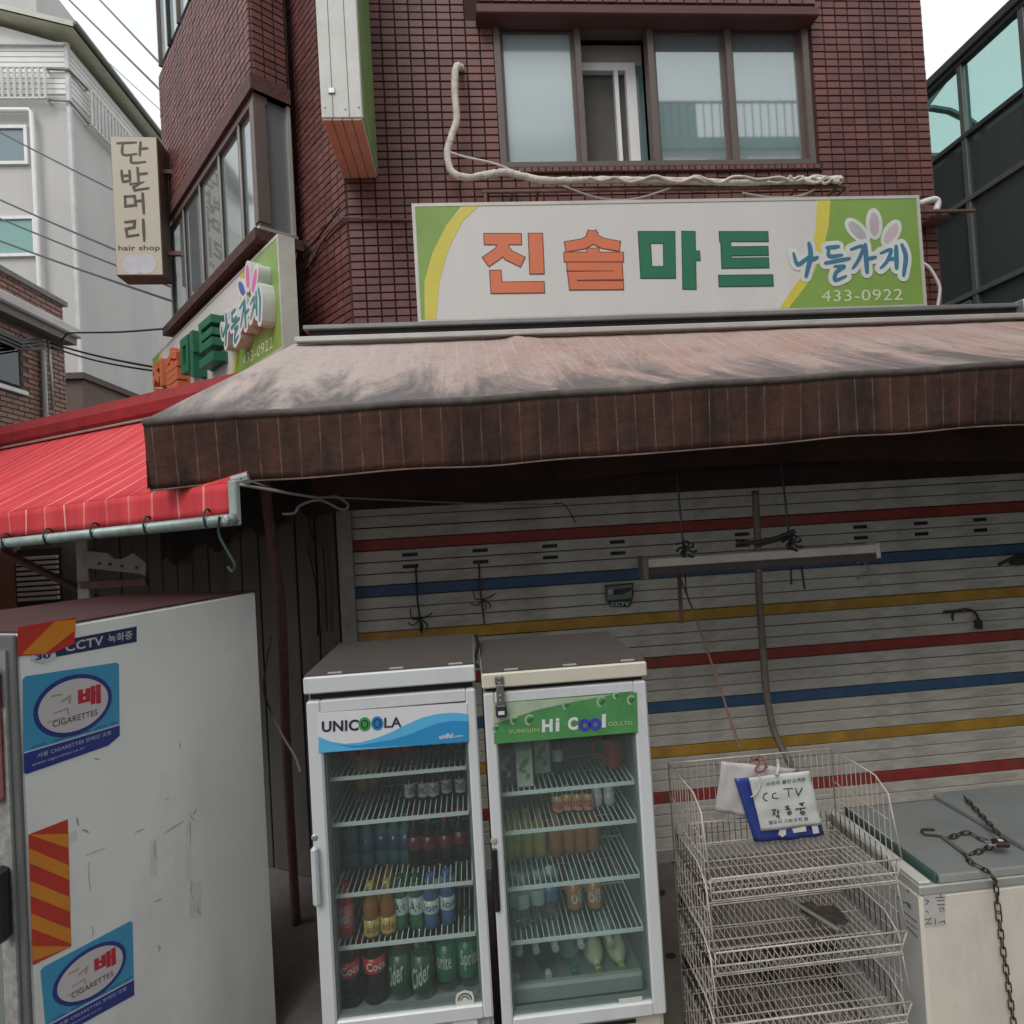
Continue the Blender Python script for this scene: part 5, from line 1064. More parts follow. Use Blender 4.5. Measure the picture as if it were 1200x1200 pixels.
# ------------------------------------------------------------------ stacked wire baskets
WB = M('basket_wire', (.50, .465, .42), .5, v=.25, s=20, dirt=(.30, .22, .17), da=.6, ds=14)
BX0, BX1, BY0, BY1 = .885, 1.69, 2.34, 2.78
def basket(zf, lab, last=False):
    t = thing('wire_basket', lab, 'basket', ((BX0 + BX1) / 2, 2.55, zf), 'stacked wire baskets')
    zt = zf + .285; fl = zf - .105; r = .0021; R = .0036
    q = MB()
    q.tube([(BX0, BY0, zf), (BX1, BY0, zf)], R, 6).tube([(BX0, BY1, zt), (BX1, BY1, zt)], R, 6)
    for x in (BX0, BX1): q.tube([(x, BY0, zf), (x, BY0 + .055, zt - .045), (x, BY0 + .13, zt), (x, BY1, zt), (x, BY1, fl)], R, 6)
    q.tube([(BX0, BY0, zf), (BX0 + .01, BY0 + .03, fl), (BX1 - .01, BY0 + .03, fl), (BX1, BY0, zf)], R, 6); q.tube([(BX0, BY1, fl), (BX1, BY1, fl)], R, 6)
    q.build('rim', WB, t, smooth=True)
    q = MB()
    for k in range(28):
        x = BX0 + .02 + (BX1 - BX0 - .04) * k / 27; q.tube([(x, BY0, zf), (x, BY0 + .03, fl - .003), (x, BY1 - .01, fl - .003)], r, 4)
    for y in (BY0 + .03, BY0 + .17, BY0 + .31): q.tube([(BX0, y, fl - .008), (BX1, y, fl - .008)], r, 4)
    q.tube([(BX0 + .01, BY0 + .018, zf - .065), (BX1 - .01, BY0 + .018, zf - .065)], R * .9, 5)
    q.build('floor_wires', WB, t, kind='stuff')
    q = MB()
    for k in range(28):
        x = BX0 + .02 + (BX1 - BX0 - .04) * k / 27; q.tube([(x, BY1, fl), (x, BY1, zt)], r * .8, 4)
    for z in (.08, .17): q.tube([(BX0, BY1 + .003, fl + z), (BX1, BY1 + .003, fl + z)], r, 4)
    q.build('back_wires', WB, t, kind='stuff')
    for x in (BX0, BX1):
        q = MB()
        for k in range(1, 12):
            y = BY0 + .02 + (BY1 - BY0 - .02) * k / 12; tt = (y - BY0); top = zf + tt / .055 * .24 if tt < .055 else (zt - .045 + (tt - .055) * .6 if tt < .13 else zt)
            q.tube([(x, y, fl), (x, y, min(top, zt))], r * .8, 4)
        for z in (.03, .13, .21): q.tube([(x + .003, BY0 + .02 + z * .22, fl + z + .02), (x + .003, BY1, fl + z + .02)], r, 4)
        q.build('side_wires', WB, t, kind='stuff')
    return t
zb = [1.045, .755, .472, .20]
for z, l in zip(zb, ('top wire basket of the stack, with papers hanging at its back', 'second wire basket of the stack with a grey rod inside', 'third wire basket of the stack, with scraps visible beneath it', 'lowest wire basket just above the ground')): basket(z, l)
q = MB()
for x in (BX0 + .02, BX1 - .02):
    for y in (BY0 + .06, BY1 - .01): q.tube([(x, y, .045), (x, y, .17)], .008, 6)
tag(q.build('basket_stand', STEEL), 'low steel feet carrying the wire basket stack', 'stand')
q = MB(); q.tube([(1.36, 2.74, .70), (1.50, 2.50, .67)], .009, 8); tag(q.build('grey_rod', M('rod', (.20, .19, .17), .5)), 'short grey rod lying in the second wire basket', 'rod')
random.seed(5)
def crumple(nm, cx, cy, cz, sx, sy, mat, lab, cat, am=.02):
    tag(grid_mesh(nm, lambda i, j: (Vector((cx + sx * (i - .5), cy + sy * (j - .5) + .02 * math.sin(i * 6), cz + am * abs(math.sin(i * 9 + j * 4)) + am * .6 * math.sin(j * 13 + i * 3) ** 2)), (i, j)), 14, 10, mat), lab, cat)
crumple('cardboard', 1.20, 3.02, .06, .34, .36, M('cardboard', (.10, .07, .05), .9, v=.5, s=9), 'crumpled brown cardboard on the pavement behind the left of the baskets', 'cardboard')
crumple('black_bag', 1.40, 3.10, .06, .15, .17, M('bag_black', (.02, .02, .025), .4), 'small black plastic bag on the pavement behind the baskets', 'bag')
crumple('rusty_sheet', 1.64, 3.12, .052, .30, .26, M('rust_sheet', (.085, .045, .035), .9, v=.6, s=8), 'flat rusty brown scrap on the pavement behind the middle of the baskets', 'scrap', .008)
crumple('paper_scrap', 1.27, 2.92, .09, .05, .035, M('scrap_grey', (.30, .29, .27), .9), 'small pale scrap lying on the brown cardboard behind the baskets', 'scrap')
crumple('dark_tray', 1.84, 3.08, .055, .16, .34, M('tray_dark', (.03, .028, .03), .6), 'dark flat tray on the pavement beside the freezer', 'tray', .004)
crumple('leaves_litter', 1.5, 2.62, .660, .16, .12, M('litter', (.05, .04, .035), .9, v=.6, s=14), 'dark litter on the floor of the second basket near the rod', 'litter', .01)
# papers on the back rail
def sheet(nm, pts, y, mat, lab, bulge=.01, slope=0):
    W4 = [Y(px, py, y) for px, py in pts]
    tl, tr, br, bl = W4
    def fn(i, j):
        p = tl.lerp(tr, i).lerp(bl.lerp(br, i), j); return (p + Vector((0, -bulge * math.sin(math.pi * i) * math.sin(2.4 * j) - slope * j - .004 * math.sin(i * 17 + j * 6), 0)), (i, j))
    o = grid_mesh(nm, fn, 12, 12, mat); tag(o, lab, 'paper'); return o
sheet('paper_sheet', [(845, 892), (935, 901), (900, 960), (838, 950)], 2.74, M('paper_pinkish', (.50, .47, .47), .85), 'blank pale sheet hanging behind the handwritten note')
sheet('plastic_bag', [(860, 912), (943, 906), (966, 978), (884, 986)], 2.715, M('bag_blue', (.03, .055, .26), .35, v=.2, s=12), 'dark blue plastic bag with white print behind the note', .018)
nt_ = thing('handwritten_note', 'crumpled white note with handwritten CCTV and Korean letters tied to the basket', 'note', (1.3, 2.69, 1.25))
NT = [(877, 911), (948, 903), (963, 966), (892, 974)]
NP = Plane((1.0, 2.690, 0), 0)
NQ = [NP.uv(*NT[3]), NP.uv(*NT[2]), NP.uv(*NT[1]), NP.uv(*NT[0])]
def nfn(i, j):
    a = quad_sub(NQ, i, 1 - j); return (NP.p(a[0], a[1], .002 * math.sin(i * 9 + j * 11) + .001 * math.sin(23 * j)), (i, j))
grid_mesh('sheet', nfn, 16, 16, M('paper_note', (.56, .58, .56), .85, v=.08, s=9), nt_)
def nq(x, y): return NP.uv(830 + x * .125, 880 + y * .125)
q = MB(); k = 0
for st in ([(548, 388), (520, 400), (508, 435), (530, 458), (548, 462)], [(628, 388), (600, 400), (596, 430), (615, 442), (648, 438)], [(700, 352), (785, 348)], [(742, 352), (752, 420)], [(812, 345), (838, 415), (875, 340)],
           [(590, 550), (625, 545), (600, 595)], [(608, 568), (622, 590)], [(645, 545), (648, 592)], [(648, 565), (660, 563)], [(630, 605), (655, 603), (658, 628)],
           [(716, 518), (745, 512), (735, 535)], [(722, 542), (762, 538)], [(740, 530), (742, 545)], [(742, 570), (765, 560), (772, 580), (750, 592), (738, 578), (742, 570)],
           [(845, 490), (888, 480), (862, 505)], [(862, 495), (885, 510)], [(812, 540), (905, 528)], [(858, 532), (860, 555)], [(862, 568), (888, 560), (898, 578), (876, 590), (860, 578), (862, 568)]):
    k += 1; q.stroke([nq(*p) for p in st], .0042, .0045, .0055 + k * .0001, NP.m, cap=.001)
q.build('big_handwriting', INK, nt_)
q = MB(); q.text('소비자 불만고객은', (nq(535, 325), nq(905, 278), nq(905, 240), nq(535, 288)), .0060, NP.m, .01).text('절도시 고발조치 함', (nq(560, 685), nq(930, 645), nq(930, 612), nq(560, 648)), .0060, NP.m, .01); q.build('small_handwriting', INK, nt_, kind='stuff')
q = MB(); c_ = nq(682, 762)
BPl = Plane((1.0, 2.692, 0), 0)
q.poly([BPl.uv(915, 975 - 8), BPl.uv(921, 967), BPl.uv(921, 978), BPl.uv(917, 981), BPl.uv(912, 978)], .0, .001, BPl.m).poly([BPl.uv(951, 968), BPl.uv(958, 967), BPl.uv(960, 976), BPl.uv(953, 977)], 0, .001, BPl.m).poly([BPl.uv(928, 971), BPl.uv(944, 968), BPl.uv(945, 974), BPl.uv(930, 976)], 0, .001, BPl.m)
q.build('bag_print', PAPER, nt_)
q = MB(); q.tube(curve([Y(880, 888, 2.77), Y(890, 892, 2.73), Y(885, 903, 2.69), Y(894, 904, 2.68), Y(898, 896, 2.72)], 5), .0045, 6); q.tube(curve([Y(878, 893, 2.75), Y(892, 887, 2.72), Y(899, 900, 2.70)], 5), .0045, 6); tag(q.build('red_knot', M('knot_red', (.22, .07, .07), .9), smooth=True), 'dull red string knot tying the papers to the basket', 'string')
q = MB(); q.tube(curve([Y(911, 890, 2.77), Y(912, 900, 2.69), Y(910, 908, 2.68)], 4), .008, 6); tag(q.build('white_tie', M('tie_white', (.52, .5, .48), .8), smooth=True), 'broad white tie holding the note to the top basket rail', 'tie'); q = MB(); q.tube(curve([Y(889, 905, 2.685), Y(891, 918, 2.68), Y(886, 930, 2.675), Y(880, 934, 2.675)], 5), .003, 5); tag(q.build('thin_tie', M('tie_white', (.52, .5, .48), .8), smooth=True), 'thin white string end curling down the left of the note', 'string')

# ------------------------------------------------------------------ chest freezer
fr_ = thing('chest_freezer', 'old cream chest freezer with grey lid and chain at the right edge', 'freezer', (2.4, 2.65, .045))
CX0, CX1, CY0, CY1, CT = 1.762, 3.05, 2.345, 2.97, .93
CRM = M('freezer_cream', (.68, .64, .56), .4, v=.04, s=3, dirt=(.36, .32, .27), da=.4, ds=4, streak=2)
FSD = M('freezer_side', (.40, .41, .40), .45, v=.05, dirt=(.30, .29, .27), da=.5, ds=5)
MB().box(CX0, CX1, CY0, CY1, .07, .885, c=.012).build('body', CRM, fr_)
MB().box(CX0 - .003, CX0 + .004, CY0 + .012, CY1 - .01, .09, .87).build('side_panel', FSD, fr_)
MB().box(CX0 - .004, CX1, CY0 - .006, CY1 + .004, .885, .925, c=.006).build('rim', M('rim_alu', (.42, .43, .40), .4, .3, dirt=(.25, .27, .2), da=.5, ds=9), fr_)
LIDM = M('lid_grey', (.20, .215, .21), .38, v=.08, s=3, dirt=(.15, .16, .16), da=.6, ds=5)
SEAL = M('seal_green', (.035, .075, .062), .5, v=.2)
l1 = MB().box(CX0 + .085, CX0 + .70, CY0 + .004, CY1 - .03, .926, .957, c=.005).build('lid', LIDM, fr_)
MB().box(CX0 + .066, CX0 + .0845, CY0 - .002, CY1 - .03, .926, .966, c=.005).build('seal', SEAL, fr_)
l2 = MB().box(CX0 + .56, CX1 - .03, CY0 + .02, CY1 - .02, .958, .985, c=.005).build('lid', LIDM, fr_)
MB().box(CX0 + .555, CX1 - .03, CY0 + .012, CY0 + .0195, .958, .99, c=.002).build('seal', SEAL, fr_)
MB().box(CX0 + .0, CX0 + .05, CY0 + .0, CY1 - .0, .926, .94, c=.004).build('rail', M('rail_white', (.5, .5, .47), .4), fr_)
MB().box(CX0 + .085, CX0 + .70, CY0 - .004, CY0 + .0035, .93, .955).build('lid_edge', M('rim_alu', (.42, .43, .40)), l1)
FRP = Plane((CX0, CY0, 0), 0)
def r7(x, y): return FRP.uv(950 + x * .208333, 950 + y * .208333)
o = MB().poly([r7(632, 470), r7(755, 462), r7(755, 645), r7(640, 655)], .0005, .0016, FRP.m).build('label_strip', M('label_old', (.50, .48, .46), .6, v=.1, s=20), fr_)
q = MB()
for st in ([(640, 498), (662, 508), (645, 528)], [(700, 488), (752, 486)], [(706, 505), (752, 503)], [(708, 528), (752, 526)], [(728, 466), (730, 488)], [(645, 560), (662, 572)], [(720, 548), (745, 545), (748, 565)], [(722, 560), (736, 566)],
           [(640, 612), (675, 605), (648, 636), (682, 632)], [(698, 605), (700, 640)], [(722, 628), (750, 618), (752, 636)]): q.stroke([r7(*p) for p in st], .0045, .0016, .0022, FRP.m)
q.build('marker_writing', M('faint_ink', (.12, .12, .13), .8), o)
SDP = Plane((CX0 - .003, CY1, 0), -90)
q = MB(); 
def r8(x, y): return SDP.uv(950 + x * .208333, 950 + y * .208333)
for st, wd in (([(462, 432), (475, 470), (512, 700)], .006), ([(490, 485), (505, 500)], .014), ([(520, 515), (545, 520)], .006), ([(553, 520), (555, 548)], .022), ([(515, 560), (600, 630)], .006), ([(528, 610), (600, 668)], .005), ([(530, 640), (602, 712)], .008), ([(548, 445), (550, 460)], .014)): q.stroke([r8(*p) for p in st], wd, .0005, .0012, SDP.m)
q.build('printed_label', M('faint_ink', (.12, .12, .13)), fr_)
# chain with a hook and a padlock
chn = thing('chain', 'dark rusty chain hanging over the front of the freezer', 'chain', (2.2, 2.34, .9))
CHM = M('chain_dark', (.075, .062, .05), .5, .6, v=.3, s=30, dirt=(.13, .07, .04), da=.5, ds=30)
LK = MB(); LR, LW = .024, .0095
LK.tube([(LW * math.cos(t), 0, (LR if math.sin(t) > 0 else -LR) * .55 + LW * math.sin(t)) for t in [2 * math.pi * k / 12 for k in range(12)]], .0029, 5, closed=True)
lk0 = None
def chain(pts, step=.036):
    global lk0
    P = [Vector(p) for p in curve(pts, 8)]; d = 0; acc = []; 
    for a, b in zip(P[:-1], P[1:]):
        L_ = (b - a).length; t = d
        while t < L_: acc.append((a.lerp(b, t / L_), (b - a).normalized())); t += step
        d = t - L_
    for i, (p, t) in enumerate(acc):
        if lk0 is None: lk0 = o = LK.build('link', CHM, chn, smooth=True); o.data.transform(Matrix.Translation(OFF[chn.name]))
        else: o = lk0.copy(); COL.objects.link(o)
        rot = t.to_track_quat('Z', 'X').to_matrix().to_4x4() @ Matrix.Rotation(rad(90 * (i % 2) + 20), 4, 'Z')
        o.matrix_local = Matrix.Translation(p - OFF[chn.name]) @ rot
LZc = .985
def lt(px, py, h=.010): return Z(px, py, .957 + h)
chain([Z(1132, 936, 1.0), Z(1150, 955, 1.0), Z(1168, 975, 1.0), Z(1176, 986, .995)])
chain([lt(1112, 982), lt(1132, 976), lt(1145, 981), lt(1162, 988)])
chain([lt(1140, 1000), lt(1152, 996), lt(1164, 990)])
chain([lt(1132, 1004), lt(1140, 1012), lt(1152, 1018), lt(1163, 1027), Y(1167, 1038, 2.328), Y(1170, 1070, 2.325), Y(1175, 1110, 2.325), Y(1181, 1150, 2.325), Y(1190, 1215, 2.325)])
q = MB(); q.tube(curve([lt(1095, 972), lt(1081, 972), lt(1083, 977), lt(1100, 979), lt(1108, 982)], 6), .005, 6); q.build('hook', CHM, chn, smooth=True)
q = MB(); q.tube([lt(1105, 981), lt(1132, 1001)], .009, 6); q.build('sleeve', M('sleeve_green', (.10, .12, .11), .6), chn)
pd = thing('padlock', 'dark reddish padlock with a pale label on the freezer lid', 'padlock', tuple(Z(1170, 990, .99)))
p_ = Z(1172, 991, .995); MB().box(-.028, .030, -.022, .022, 0, .022, Matrix.Translation(p_) @ Matrix.Rotation(rad(-15), 4, 'Z'), c=.006).build('body', M('padlock_red', (.05, .022, .02), .5, .3), pd)
MB().box(-.006, .012, -.006, .008, .022, .024, Matrix.Translation(p_) @ Matrix.Rotation(rad(-15), 4, 'Z')).build('label', PAPER, pd)
MB().tube(curve([p_ + Vector((-.03, -.012, .012)), p_ + Vector((-.055, -.01, .014)), p_ + Vector((-.055, .012, .014)), p_ + Vector((-.03, .012, .012))], 4), .004, 6).build('shackle', STEEL, pd)
# white thing behind the freezer at the right edge
q = MB(); q.box(2.72, 3.3, 2.99, 3.4, .045, .98, c=.01); q.build('x', WMET); bpy.data.objects.remove(bpy.data.objects['x'])
q = MB(); q.tube(curve([Y(318, 745, 3.6), Y(309, 800, 3.5), Y(314, 825, 3.3), Y(330, 860, 2.9), Y(345, 885, 2.6), Y(352, 905, 2.5)], 5), .005, 5); tag(q.build('wall_wire', M('wire_brown', (.09, .07, .055), .8)), 'thin brown wire hanging between the white fridge and the left cooler', 'wire')
for i, (a, b) in enumerate((((362, 600), (370, 640)), ((378, 640), (383, 740)), ((360, 640), (372, 745)))):
    q = MB(); q.tube(curve([CP.w(a[0], a[1], .03), CP.w((a[0] + b[0]) / 2 - 3 + 4 * i, (a[1] + b[1]) / 2, .04), CP.w(*b, .03)], 5), .006, 5); tag(q.build('dangling_cord', BLACK), ['short upper', 'rightmost', 'long leftmost'][i] + ' dark cord dangling on the grey boards left of the shutter', 'cord')

# ------------------------------------------------------------------ background at the left: white building
wb = thing('white_building', 'tall grey and white building with gutter pipe and window guards behind the street', 'building', (-8.5, 12, 0))
WX = -7.2; WYf = 12.0
MB().box(-13.5, WX, WYf, 19.5, 0, 11.25).build('wall', STUC, wb)
MB().box(-13.5, WX + .002, WYf - .002, 19.5, 11.25, 12.30).build('upper_wall', WSID, wb)
q = MB()
for k in range(9):
    z = 11.30 + k * .105; q.box(-13.5, WX + .02, WYf - .03, WYf - .002, z, z + .085).box(WX + .002, WX + .03, WYf - .03, 19.5, z, z + .085)
q.build('siding', M('white_siding', (.72, .72, .70)), wb, kind='stuff')
XE, YE = WX + .32, WYf - .32
MB().add([(XE, YE, 12.36), (-10.4, YE, 13.26), (-13.6, YE, 12.4), (XE, 19.8, 12.36), (-10.4, 19.8, 13.26), (-13.6, 19.8, 12.4)], [(0, 3, 4, 1), (1, 4, 5, 2)]).build('eave', CREAM, wb)
MB().add([(XE + .03, YE - .03, 12.46), (-10.4, YE - .03, 13.37), (-13.6, YE - .03, 12.5), (XE + .03, 19.9, 12.46), (-10.4, 19.9, 13.37), (-13.6, 19.9, 12.5)], [(0, 3, 4, 1), (1, 4, 5, 2)]).build('roof', M('roof_grey', (.30, .31, .30), .8), wb)
MB().add([(XE + .03, YE - .03, 12.36), (-10.4, YE - .03, 13.27), (-10.4, YE - .03, 13.37), (XE + .03, YE - .03, 12.46)], [(0, 1, 2, 3)]).build('verge_board', M('verge', (.50, .52, .46), .7), wb)
MB().add([(WX, WYf - .01, 12.28), (-10.4, WYf - .01, 13.25), (-13.5, WYf - .01, 12.3)], [(0, 1, 2)]).build('gable', M('white_siding', (.72, .72, .70)), wb)
MB().box(-13.5, WX + .02, WYf - .09, WYf - .04, 12.22, 12.27).build('eave_return', M('corner_grey', (.56, .57, .57), .8), wb)
MB().box(XE + .03, XE + .11, YE - .06, 19.9, 12.37, 12.46, c=.02).build('gutter', M('gutter_dark', (.16, .18, .15), .6), wb)
MB().box(-11.2, -8.75, 13.6, 15, 12.7, 15.3).build('roof_block', STUC, wb)
MB().box(WX - .02, WX + .05, WYf - .05, WYf + .02, 0, 12.3).build('corner_post', M('corner_grey', (.56, .57, .57), .8), wb)
def bwin(x0, x1, z0, z1, mt, gx=None):
    q = MB(); q.box(x0 - .06, x1 + .06, WYf - .06, WYf + .01, z0 - .06, z0).box(x0 - .06, x1 + .06, WYf - .06, WYf + .01, z1, z1 + .06).box(x0 - .06, x0, WYf - .06, WYf + .01, z0, z1).box(x1, x1 + .06, WYf - .06, WYf + .01, z0, z1).box((x0 + x1) / 2 - .03, (x0 + x1) / 2 + .03, WYf - .04, WYf + .01, z0, z1)
    o = q.build('window', WHITE, wb); MB().box(x0, x1, WYf - .02, WYf - .008, z0, z1).build('pane', mt, o)
WG1 = glass_mat('far_glass_blue', (.16, .22, .24), .12, .1, (.12, .20, .24), .8); WG2 = glass_mat('far_glass_teal', (.2, .4, .38), .1, .1, (.18, .40, .37), .8)
bwin(-9.3, -8.02, 9.98, 10.62, WG1); bwin(-9.3, -7.93, 8.20, 8.86, WG2); bwin(-9.3, -7.93, 6.3, 6.95, WG1)
q = MB(); px_ = Y(38, 135, WYf - .1).x; q.tube([(-11, WYf - .12, 10.93), (px_ - .05, WYf - .12, 10.92), (px_, WYf - .12, 10.86), (px_ + .02, WYf - .12, 6.2), (px_ + .02, WYf - .12, .2)], .045, 8); q.build('gutter_pipe', WHITE, wb, smooth=True)
def guard(face, a, b, z0, z1, n_):
    t = MB()
    def P3(s, z, d=.16): return (s, WYf - d, z) if face == 'f' else (WX + d, s, z)
    for z in (z0, z1): t.tube([P3(a, z), P3(b, z)], .022, 5)
    for s in (a, b): t.tube([P3(s, z1), P3(s, z1, 0)], .022, 5); t.tube([P3(s, z0), P3(s, z0, 0)], .022, 5)
    o = t.build('window_guard', M('guard_white', (.62, .62, .60), .5), wb); 
    for k in range(n_ + 1):
        s = a + (b - a) * k / n_; MB().tube([P3(s, z0), P3(s, z1)], .026, 5).build('bar', MATS['guard_white'], o)
guard('f', -9.5, -7.52, 11.12, 11.72, 18); guard('s', 12.45, 15.6, 11.0, 11.72, 26)
q = MB(); q.tube([(-7.5, WYf - .1, 11.13), (WX + .06, WYf - .08, 11.12), (WX + .1, 12.5, 11.02)], .02, 5); q.build('cable', M('gutter_dark', (.16, .18, .15)), wb); q = MB(); q.tube([(-7.5, WYf - .1, 11.74), (WX + .06, WYf - .08, 11.74), (WX + .1, 12.45, 11.74)], .03, 5); q.build('cable', M('gutter_dark', (.16, .18, .15)), wb)
q = MB(); q.box(-13.5, WX + .08, WYf - .10, 19.5, 0, 5.72); q.build('brown_base', M('base_brown', (.14, .10, .085), .9, v=.2), wb)
q = MB(); q.box(-13.5, WX + .15, WYf - .18, 19.6, 5.725, 5.84); q.build('coping', M('coping', (.09, .06, .055), .8), wb)
for y in (16.2,):
    q = MB(); q.box(WX + .002, WX + .05, y, y + .75, 6.4, 8.2); o = q.build('window', BROWN, wb); MB().box(WX + .051, WX + .055, y + .06, y + .69, 6.46, 8.14).build('pane', WG1, o)
# ------------------------------------------------------------------ brick house at the far left
bh = thing('brick_house', 'low brick house with white fascia and dark window at the left edge', 'building', (-6.5, 7.5, 0))
HX = -5.65; HY0, HY1 = 3.6, 9.05
HPn = Plane((HX, HY0, 0), 90)   # faces +x
MB().box(-11, HX - .001, HY0, HY1, 0, 6.05).build('wall', M('mortar_brown', (.15, .12, .10), .95), bh)
q = MB(); U = HY1 - HY0
wz0, wz1, wu0, wu1 = 4.60, 5.25, Vector((0, 8.17 - 1.5)).y - HY0, 8.18 - HY0
def rb(mb, pl, u0, u1, v0, v1, holes):
    j = 0; v = v0
    while v < v1:
        u = u0 - (.1 if j % 2 else 0)
        while u < u1:
            a, b = max(u, u0), min(u + .2, u1)
            if b - a > .03 and not any(b > h[0] and a < h[1] and v + .062 > h[2] and v < h[3] for h in holes): mb.tile(a + .004, b - .004, v + .004, v + .058, .012 + random.uniform(-.002, .002), pl.m)
            u += .2
        v += .0665; j += 1
rb(q, HPn, 3.0, U, 2.0, 6.02, [(wu0, wu1, wz0, wz1), (3.9, U, 5.45, 5.68)])
q.build('brick_courses', OLDB, bh, kind='stuff')
EP = Plane((-7.6, HY1, 0), 0)
q = MB(); q.box(HX - .02, HX + .05, HY0, HY1 + .05, 6.03, 6.10); q.build('coping', M('coping_grey', (.25, .25, .22), .9), bh)
q = MB(); q.box(HX - .001, HX + .22, HY0, HY1 + .08, 5.56, 5.70, c=.02); q.build('white_fascia', M('fascia_white', (.60, .59, .57), .5, dirt=(.4, .38, .35), da=.3), bh)
q = MB(); q.box(HX, HX + .16, HY0, HY1 + .04, 5.46, 5.555); q.build('fascia_under', M('under_grey', (.20, .19, .18), .7), bh)
q = MB(); q.box(HX - .05, HX + .004, HY0 + wu0, HY0 + wu1, wz0, wz1); wi = q.build('window', DARK, bh)
MB().box(HX + .005, HX + .012, HY0 + wu0 + .05, HY0 + wu1 - .05, wz0 + .05, wz1 - .03).build('pane', glass_mat('house_glass', (.4, .45, .45), .06), wi)
MB().box(HX - .01, HX + .06, HY0 + wu0 - .05, HY0 + wu1 + .05, wz0 - .07, wz0 - .002, c=.01).build('sill', ALU, wi)
q = MB(); q.tube([X(50, 398, HX + .05), X(53, 470, HX + .05), (HX + .05, X(53, 470, HX + .05).y, 2.2)], .03, 8); q.build('downpipe', M('pipe_grey', (.42, .43, .42), .5), bh, smooth=True)
q = MB(); q.tube([X(57, 400, HX + .06), X(60, 440, HX + .06), X(62, 480, HX + .06)], .018, 6); q.build('thin_pipe', ALU, bh, smooth=True)
q = MB(); random.seed(9)
for k in range(9):
    a = X(0, 388 + k * 1.5, HX + .25 + .02 * (k % 3)); b = X(52, 400 + k * 1.0, HX + .2); q.tube(curve([a - Vector((0, 3.5, 0)), a, a.lerp(b, .4) + Vector((0, 0, random.uniform(-.06, .02))), a.lerp(b, .7) + Vector((0, 0, random.uniform(-.05, .03))), b], 5), .013, 5)
tag(q.build('cable_bundle', BLACK, kind=None), 'tangled black cable bundle running along the brick house wall', 'cables')
# louvred shutter, post and perforated strip glimpsed under the red awning
lv = thing('louvre_shutter', 'pale louvred shutter seen under the red awning at the left', 'shutter', (-4.5, 7, 2.2))
a = Y(18, 655, 7); b = Y(68, 700, 7)
for k in range(9):
    z = b.z - .02 + (a.z - b.z) * k / 8; MB().box(a.x, b.x, 7.0, 7.04, z, z + .035, c=.004).build('louvre', M('louvre_white', (.44, .42, .38), .6), lv)
MB().box(a.x - .03, b.x + .03, 7.045, 7.07, b.z - .5, a.z + .1).build('back_board', DARK, lv)
a = Y(0, 640, 7); q = MB(); q.box(a.x - 1.6, Y(16, 640, 7).x, 7.0, 7.1, 1.4, a.z + .4); lb_ = tag(q.build('brick_pier', OLDB), 'dark brick pier at the left edge under the red awning', 'pier')
a = Y(88, 640, 4.6); q = MB(); q.box(a.x, a.x + .085, 4.6, 4.66, 1.2, a.z + .1, c=.006); tag(q.build('awning_post', M('post_pale', (.36, .34, .31), .6)), 'pale square post under the red awning at the left', 'post')
PS = Plane((-3, 4.4, 0), 0); q = MB()
pts = [PS.uv(*p) for p in ((98, 645), (128, 648), (136, 655), (145, 655), (158, 648), (172, 659), (172, 674), (165, 672), (98, 665))]
sp = tag(q.poly(pts, 0, .02, PS.m).build('perforated_plate', M('plate_grey', (.30, .28, .26), .6)), 'pale perforated metal plate with four holes above the white fridge', 'plate')
for px, py in ((119, 660), (131, 661), (145, 663), (162, 665)):
    c_ = PS.uv(px, py); MB().poly(ell(*c_, .012, .012, 0, 10), .0205, .022, PS.m).build('hole', BLACK, sp)
q = MB(); q.box(PS.p(*PS.uv(96, 675)).x, PS.p(*PS.uv(172, 680)).x, 4.38, 4.44, 2.22, 2.27); tag(q.build('dark_rail', RUST), 'dark rail under the perforated plate above the white fridge', 'rail')
q = MB(); q.box(-6.2, -3.6, 7.6, 7.7, 1.0, 2.85); tag(q.build('street_hoarding', M('hoard', (.10, .09, .085), .9)), 'dark hoarding in the alley beneath the red awning', 'hoarding')

# ------------------------------------------------------------------ overhead cables
def cable(nm, a, b, r, lab, y0=8.5, y1=6.8, ext=(0, 0), sag=.05):
    A = Y(*a, y0); B = Y(*b, y1); d = B - A; A2 = A - d * ext[0]; B2 = B + d * ext[1]; pts = []
    for k in range(17): t = k / 16; p = A2.lerp(B2, t); pts.append(p + Vector((0, 0, -sag * math.sin(math.pi * t))))
    tag(MB().tube(pts, r, 5).build(nm, BLACK), lab, 'cable', )
cable('overhead_cable', (47, 0), (189, 130), .012, 'lowest of the three thin cables crossing the sky at top left', 22, 21, (.6, .2), .0)
cable('overhead_cable', (81, 0), (190, 108), .014, 'middle of the three thin cables crossing the sky at top left', 10, 7.6, (.6, .1), .0)
cable('overhead_cable', (117, 0), (190, 77), .014, 'uppermost of the three thin cables crossing the sky at top left', 10, 7.6, (.6, .1), .0)
cable('overhead_cable', (0, 154), (200, 256), .011, 'cable crossing the upper window of the white building', 9, 6.9, (.4, 0), .02)
cable('overhead_cable', (0, 233), (205, 322), .013, 'cable crossing above the lower teal window of the white building', 9, 6.9, (.4, 0), .02)
cable('overhead_cable', (0, 255), (205, 338), .012, 'cable crossing the middle of the lower teal window', 9, 6.9, (.4, 0), .02)
cable('overhead_cable', (5, 283), (205, 354), .014, 'cable starting at the lower sill of the teal window', 9, 6.9, (.4, 0), .02)
cable('overhead_cable', (52, 400), (182, 430), .014, 'upper of the twisted cables running right from the brick house corner', 8.8, 6.9, (0, .05), .03)
cable('overhead_cable', (52, 404), (182, 434), .012, 'lower of the twisted cables running right from the brick house corner', 8.8, 6.9, (0, .05), .05)
